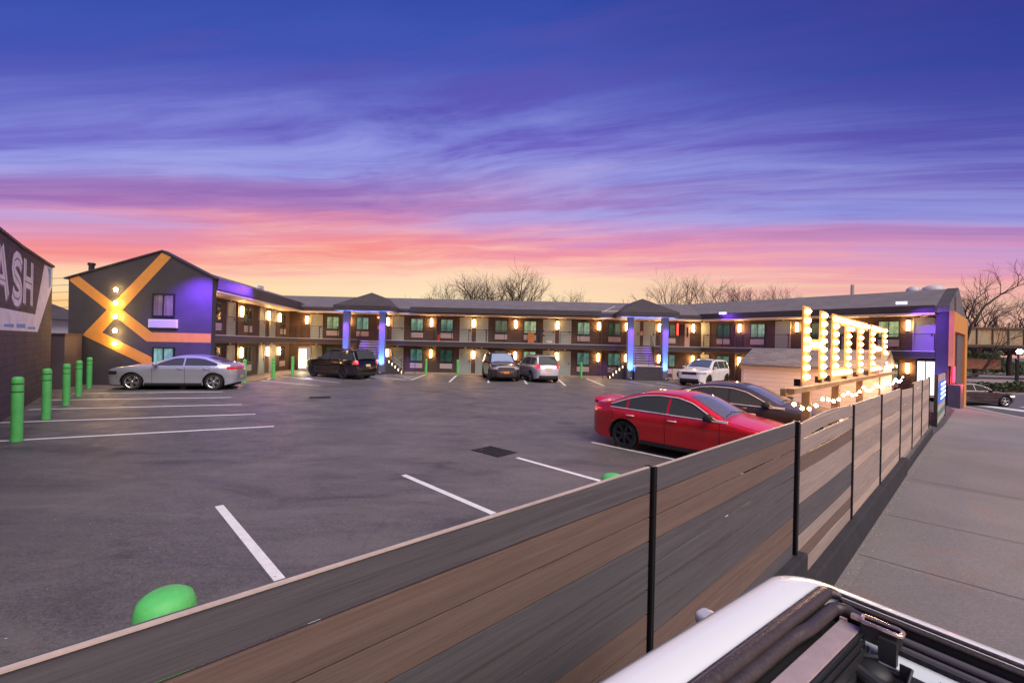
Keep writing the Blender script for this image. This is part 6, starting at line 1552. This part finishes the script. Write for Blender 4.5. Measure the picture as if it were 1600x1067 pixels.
# roof skin as a ring round the hatch, edges rolled down, corners rounded
def outline(off, n=9, rc=0.13):
    """rounded rectangle of the roof edge grown by off"""
    a0, a1, b0, b1 = off, -Lv - off, -off, Wv + off; P = []
    for (ca, cb, t0) in ((a0 - rc, b0 + rc, 0), (a1 + rc, b0 + rc, 90), (a1 + rc, b1 - rc, 180), (a0 - rc, b1 - rc, 270)):
        for i in range(n):
            t = R(t0 + 90 * i / (n - 1)); P.append((ca + rc * math.cos(t), cb - rc * math.sin(t)))
    return P
def hole(off, n=9, rc=0.05): 
    a0, a1, b0, b1 = ha0 + off, ha1 - off, hb0 - off, hb1 + off; P = []
    for (ca, cb, t0) in ((a0 - rc, b0 + rc, 0), (a1 + rc, b0 + rc, 90), (a1 + rc, b1 - rc, 180), (a0 - rc, b1 - rc, 270)):
        for i in range(n):
            t = R(t0 + 90 * i / (n - 1)); P.append((ca + rc * math.cos(t), cb - rc * math.sin(t)))
    return P
rings = [[(p, ZR - 0.035) for p in hole(-0.004)], [(p, ZR - 0.006) for p in hole(0.0)], [(p, ZR) for p in hole(0.012)], [(p, ZR + 0.004) for p in outline(-0.06)], [(p, ZR - 0.002) for p in outline(-0.022)], [(p, ZR - 0.014) for p in outline(-0.004)], [(p, ZR - 0.035) for p in outline(0.006)],
         [(p, ZR - 0.05) for p in outline(0.004)], [(p, ZR - 0.054) for p in outline(0.016)], [(p, ZR - 0.075) for p in outline(0.016)], [(p, ZR - 0.35) for p in outline(0.03)], [(p, 1.0) for p in outline(0.05)], [(p, 0.55) for p in outline(0.055)], [(p, 0.12) for p in outline(0.02)]]
mb = MB(); n = 36; Vv = []
for r_ in rings: Vv += [V(p[0], p[1], z) for p, z in r_]
mb.add(Vv, [(i * n + k, i * n + (k + 1) % n, (i + 1) * n + (k + 1) % n, (i + 1) * n + k) for i in range(len(rings) - 1) for k in range(n)])
obj('body', mb, M_VW, van, smooth=38)
mb = MB(); mb.box(-Lv + 0.1, -0.1, 0.1, Wv - 0.1, 0.05, 0.14, fn=V); obj('floor', mb, M_UNDER, van)
# windows along the body sides and the far end
mb = MB()
for bb in (-0.048, Wv + 0.048):
    for a0_, a1_ in ((-0.18, -1.15), (-1.3, -2.4), (-2.55, -3.7)):
        sgn = -1 if bb < 0 else 1
        mb.add([V(a0_, bb, 0.92), V(a1_, bb, 0.92), V(a1_, bb - sgn * 0.012, 1.36), V(a0_, bb - sgn * 0.012, 1.36)], [(0, 1, 2, 3)])
mb.add([V(0.052, 0.2, 0.92), V(0.052, Wv - 0.2, 0.92), V(0.040, Wv - 0.22, 1.4), V(0.040, 0.22, 1.4)], [(0, 1, 2, 3)])
obj('window', mb, M_CGL, van)
for a_ in (-0.75, -3.6):
    for bb in (0.06, Wv - 0.06):
        T_ = Matrix.Translation(V(a_, bb, 0.12)) @ Matrix.Rotation(math.atan2(CE.y, CE.x), 4, 'Z') @ Matrix.Rotation(R(90), 4, 'X')
        mb = MB(); mb.lathe([(0.2, -0.1), (0.31, -0.1), (0.33, -0.06), (0.33, 0.06), (0.31, 0.1), (0.2, 0.1), (0.19, 0.05), (0.0, 0.05)], 28, T_); mb.lathe([(0.2, -0.1), (0.0, -0.05)], 28, T_)
        w_ = obj('wheel', mb, M_TYRE, van, smooth=40); mb = MB(); mb.lathe([(0.19, 0.055), (0.1, 0.09), (0.0, 0.09)], 20, T_); mb.lathe([(0.19, -0.095), (0.1, -0.09), (0.0, -0.09)], 20, T_); obj('hubcap', mb, M_ALLOY, w_, smooth=40)
# seals round the hatch
pts = [V(ha1 + (ha0 - 0.012 - ha1) * i / 20, hb0 + 0.014, ZR + 0.002) for i in range(21)] + [V(ha0 - 0.002, hb0 + 0.022, ZR + 0.001), V(ha0 + 0.003, hb0 + 0.036, ZR), V(ha0 + 0.004, hb0 + 0.052, ZR - 0.002)]
mb = MB(); mb.tube(pts, [0.021] * 20 + [0.020, 0.018, 0.014, 0.008], 12); mb.tube([V(ha1, hb0 - 0.010, ZR + 0.003), V(ha0 - 0.0, hb0 - 0.010, ZR + 0.003)], 0.006, 8); obj('outer_seal', mb, M_SEAL, van, smooth=60)
mb = MB(); mb.tube([V(ha0 + 0.014, hb0 + 0.03, ZR + 0.001), V(ha0 + 0.014, hb1, ZR + 0.001)], 0.0065, 8); mb.box(ha0 - 0.010, ha0 + 0.010, hb0 + 0.05, hb1, ZR - 0.016, ZR - 0.003, fn=V)
mb.tube([V(ha0 - 0.010, hb0 + 0.06, ZR - 0.008), V(ha0 - 0.010, hb1, ZR - 0.008)], 0.006, 8); obj('front_seal', mb, M_SEAL, van, smooth=50)
mb = MB(); mb.box(ha0 - 0.055, ha0 - 0.008, hb0 + 0.02, hb1, ZR - 0.060, ZR - 0.045, fn=V); mb.box(ha0 - 0.012, ha0 - 0.006, hb0 + 0.05, hb1, ZR - 0.05, ZR - 0.016, fn=V); obj('channel', mb, M_PLAS, van)
mb = MB(); mb.tube([V(ha0 - 0.040, hb0 + 0.17, ZR - 0.036), V(ha0 - 0.040, hb1, ZR - 0.036)], 0.0115, 10); mb.tube([V(ha0 - 0.060, hb0 + 0.19, ZR - 0.050), V(ha0 - 0.060, hb1, ZR - 0.050)], 0.008, 8); obj('channel_seal', mb, mat('grey_rubber', (0.085, 0.078, 0.085), 0.45), van, smooth=60)
for bb in (hb1 + 0.01,):
    mb = MB(); mb.tube([V(ha1, bb, ZR), V(ha0, bb, ZR)], 0.02, 10); obj('outer_seal', mb, M_SEAL, van, smooth=60)
mb = MB(); mb.tube([V(ha1, hb0, ZR), V(ha1, hb1, ZR)], 0.02, 10); obj('rear_seal', mb, M_SEAL, van, smooth=60)
# left inner tube with its crimp, turning the corner and tapering out
pts = []
for i in range(46):
    a = ha1 + 0.05 + (ha0 - 0.075 - ha1 - 0.05) * i / 45
    step = 0.010 / (1 + math.exp((a + 0.40) * 60))
    pts.append(V(a, hb0 + 0.052 - step, ZR - 0.016 + 0.004 * math.exp(-((a + 0.38) / 0.03) ** 2)))
for i in range(1, 9):
    t = R(90 * i / 8); pts.append(V(ha0 - 0.075 + 0.032 * math.sin(t), hb0 + 0.084 - 0.032 * math.cos(t), ZR - 0.016))
for i in range(1, 9): pts.append(V(ha0 - 0.043 - 0.007 * (1 - math.cos(i * 0.8)) / 2, hb0 + 0.084 + 0.013 * i, ZR - 0.018 - 0.001 * i))
mb = MB(); mb.tube(pts, [0.019] * (len(pts) - 4) + [0.018, 0.018, 0.017, 0.010], 14); obj('inner_seal', mb, M_SEAL, van, smooth=60)
# aluminium guide rail along the left
mb = MB(); mb.box(ha1 + 0.05, ha0 - 0.092, hb0 + 0.080, hb0 + 0.134, ZR - 0.030, ZR - 0.024, fn=V); obj('guide_rail', mb, M_ALU, van, bevel=0.002)
mb = MB(); mb.box(ha0 - 0.096, ha0 - 0.086, hb0 + 0.078, hb0 + 0.096, ZR - 0.032, ZR - 0.018, fn=V); obj('rail_tab', mb, M_ALU, van)
mb = MB()
for k in range(3): mb.box(ha1 + 0.05, ha0 - 0.12, hb0 + 0.137 + k * 0.009, hb0 + 0.142 + k * 0.009, ZR - 0.05 - k * 0.016, ZR - 0.026 - k * 0.014, fn=V)
mb.box(ha1 + 0.05, ha0 - 0.13, hb0 + 0.08, hb0 + 0.160, ZR - 0.15, ZR - 0.09, fn=V); mb.box(ha1 + 0.05, ha0 - 0.2, hb0 + 0.04, hb0 + 0.08, ZR - 0.3, ZR - 0.05, fn=V); obj('guide_track', mb, M_PLAS, van)
# hinge bracket with a chrome-lipped loop at the corner
Pb = lambda a, b, z: V(ha0 - 0.098 + a * 0.85, hb0 + 0.134 + b * 0.85, ZR + z * 0.9)
lp = [(-0.010, 0.005), (0.012, 0.0), (0.018, 0.012), (0.016, 0.10), (0.008, 0.112), (-0.020, 0.114), (-0.028, 0.104), (-0.028, 0.012), (-0.022, 0.004)]
mb = MB(); mb.tube([Pb(a, b, 0.012) for a, b in lp], 0.0062, 8, closed=True); mb.box(-0.005, 0.012, -0.03, 0.005, -0.004, 0.010, fn=Pb); obj('bracket_loop', mb, mat('lip_metal', (0.62, 0.50, 0.42), 0.25, 0.8), van, smooth=50)
mb = MB()
for (a0_, b0_), (a1_, b1_) in zip(lp, lp[1:] + lp[:1]): mb.add([Pb(a0_, b0_, 0.008), Pb(a1_, b1_, 0.008), Pb(a1_ - 0.004, b1_, -0.028), Pb(a0_ - 0.004, b0_, -0.028)], [(0, 1, 2, 3)])
mb.box(-0.022, 0.012, 0.012, 0.104, -0.032, -0.026, fn=Pb)
mb.box(-0.05, -0.028, 0.06, 0.108, -0.09, -0.006, fn=Pb); mb.box(-0.065, -0.012, 0.02, 0.13, -0.10, -0.088, fn=Pb); mb.box(-0.066, -0.060, 0.12, 0.15, -0.10, -0.052, fn=Pb)
mb.tube([Pb(-0.06, 0.15, -0.055), Pb(-0.115, 0.15, -0.085), Pb(-0.12, 0.11, -0.10)], 0.004, 6)
mb.ball(Pb(-0.085, 0.06, -0.105), 0.045, 16, 10, 1.0, 1.0, 0.6)
mb.tube([Pb(-0.05, 0.0, -0.06), Pb(-0.07, 0.03, -0.075), Pb(-0.05, 0.06, -0.07)], 0.010, 8); mb.tube([Pb(-0.03, 0.01, -0.05), Pb(-0.075, 0.0, -0.06)], 0.006, 6)
mb.box(-0.10, -0.055, 0.15, 0.26, -0.115, -0.078, fn=Pb); mb.tube([Pb(-0.12, 0.02, -0.10), Pb(-0.14, 0.12, -0.115), Pb(-0.13, 0.3, -0.13)], 0.018, 10)
obj('hinge_bracket', mb, M_PLAS, van, smooth=35)
# padded black bar and the pale headliner, visor with its caution label
def padf(u, v):
    b = 0.27 + 1.1 * u; a_ = -0.028 - 0.16 * v; rise = 0.018 * math.sin(PI * v) + (0.010 if 0.02 < u < 0.2 else 0.016)
    return Pb(a_ - 0.02 * min(1, u * 8), b - 0.06, -0.085 + rise)
mb = MB(); mb.grid(padf, 24, 8); mb.grid(lambda u, v: padf(u, v) - Vector((0, 0, 0.03)), 24, 8); obj('padded_bar', mb, mat('dark_pad', (0.022, 0.022, 0.028), 0.5), van, smooth=60)
mb = MB(); mb.box(-0.050, 0.040, 0.03, 1.4, -0.085, -0.079, fn=Pb); mb.box(-0.02, 0.02, -0.02, 0.09, -0.075, -0.070, fn=Pb); obj('headliner', mb, M_HLN, van)
mb = MB(); mb.box(-0.9, -0.150, 0.030, 0.9, -0.150, -0.135, fn=Pb); obj('sun_visor', mb, mat('pale_visor', (0.66, 0.72, 0.68), 0.6), van, bevel=0.006)
mb = MB(); mb.box(-0.25, -0.165, 0.055, 0.19, -0.1345, -0.133, fn=Pb); lb_ = obj('caution_label', mb, mat('label_tan', (0.42, 0.36, 0.28), 0.6), van)
mb = MB()
for i in range(4): mb.box(-0.24 + i * 0.018, -0.232 + i * 0.018, 0.10, 0.18, -0.1328, -0.1320, fn=Pb)
mb.box(-0.20, -0.175, 0.062, 0.09, -0.1328, -0.1320, fn=Pb); obj('label_print', mb, M_BLK, lb_)
# chrome-capped mirror poking out past the roof on the fence side
mb = MB(); c_ = V(-0.36, -0.10, 1.47)
def mmf(u, v):
    a = u * 2 * PI; b = -PI / 2 + v * PI; k = lambda t: math.copysign(abs(t) ** 0.6, t)
    p = CE * 0.034 * k(math.cos(a)) * k(math.cos(b)) + CL * 0.028 * k(math.sin(a)) * k(math.cos(b)); return c_ + p + Vector((0, 0, 0.022 * k(math.sin(b))))
mb.grid(mmf, 18, 10); mm_ = obj('side_mirror', mb, mat('mirror_cap', (0.62, 0.60, 0.62), 0.3, 0.2), van, smooth=60)
mb = MB(); mb.tube([c_ + CL * 0.01 - CE * 0.01, c_ - CL * 0.10 - Vector((0, 0, 0.03))], 0.012, 8); obj('mirror_stalk', mb, M_PLAS, mm_, smooth=60)

for o in (P_DOOR, P_AC, P_L, *P_W):
    if o not in used:
        for ch in list(o.children): bpy.data.objects.remove(ch)
        bpy.data.objects.remove(o)
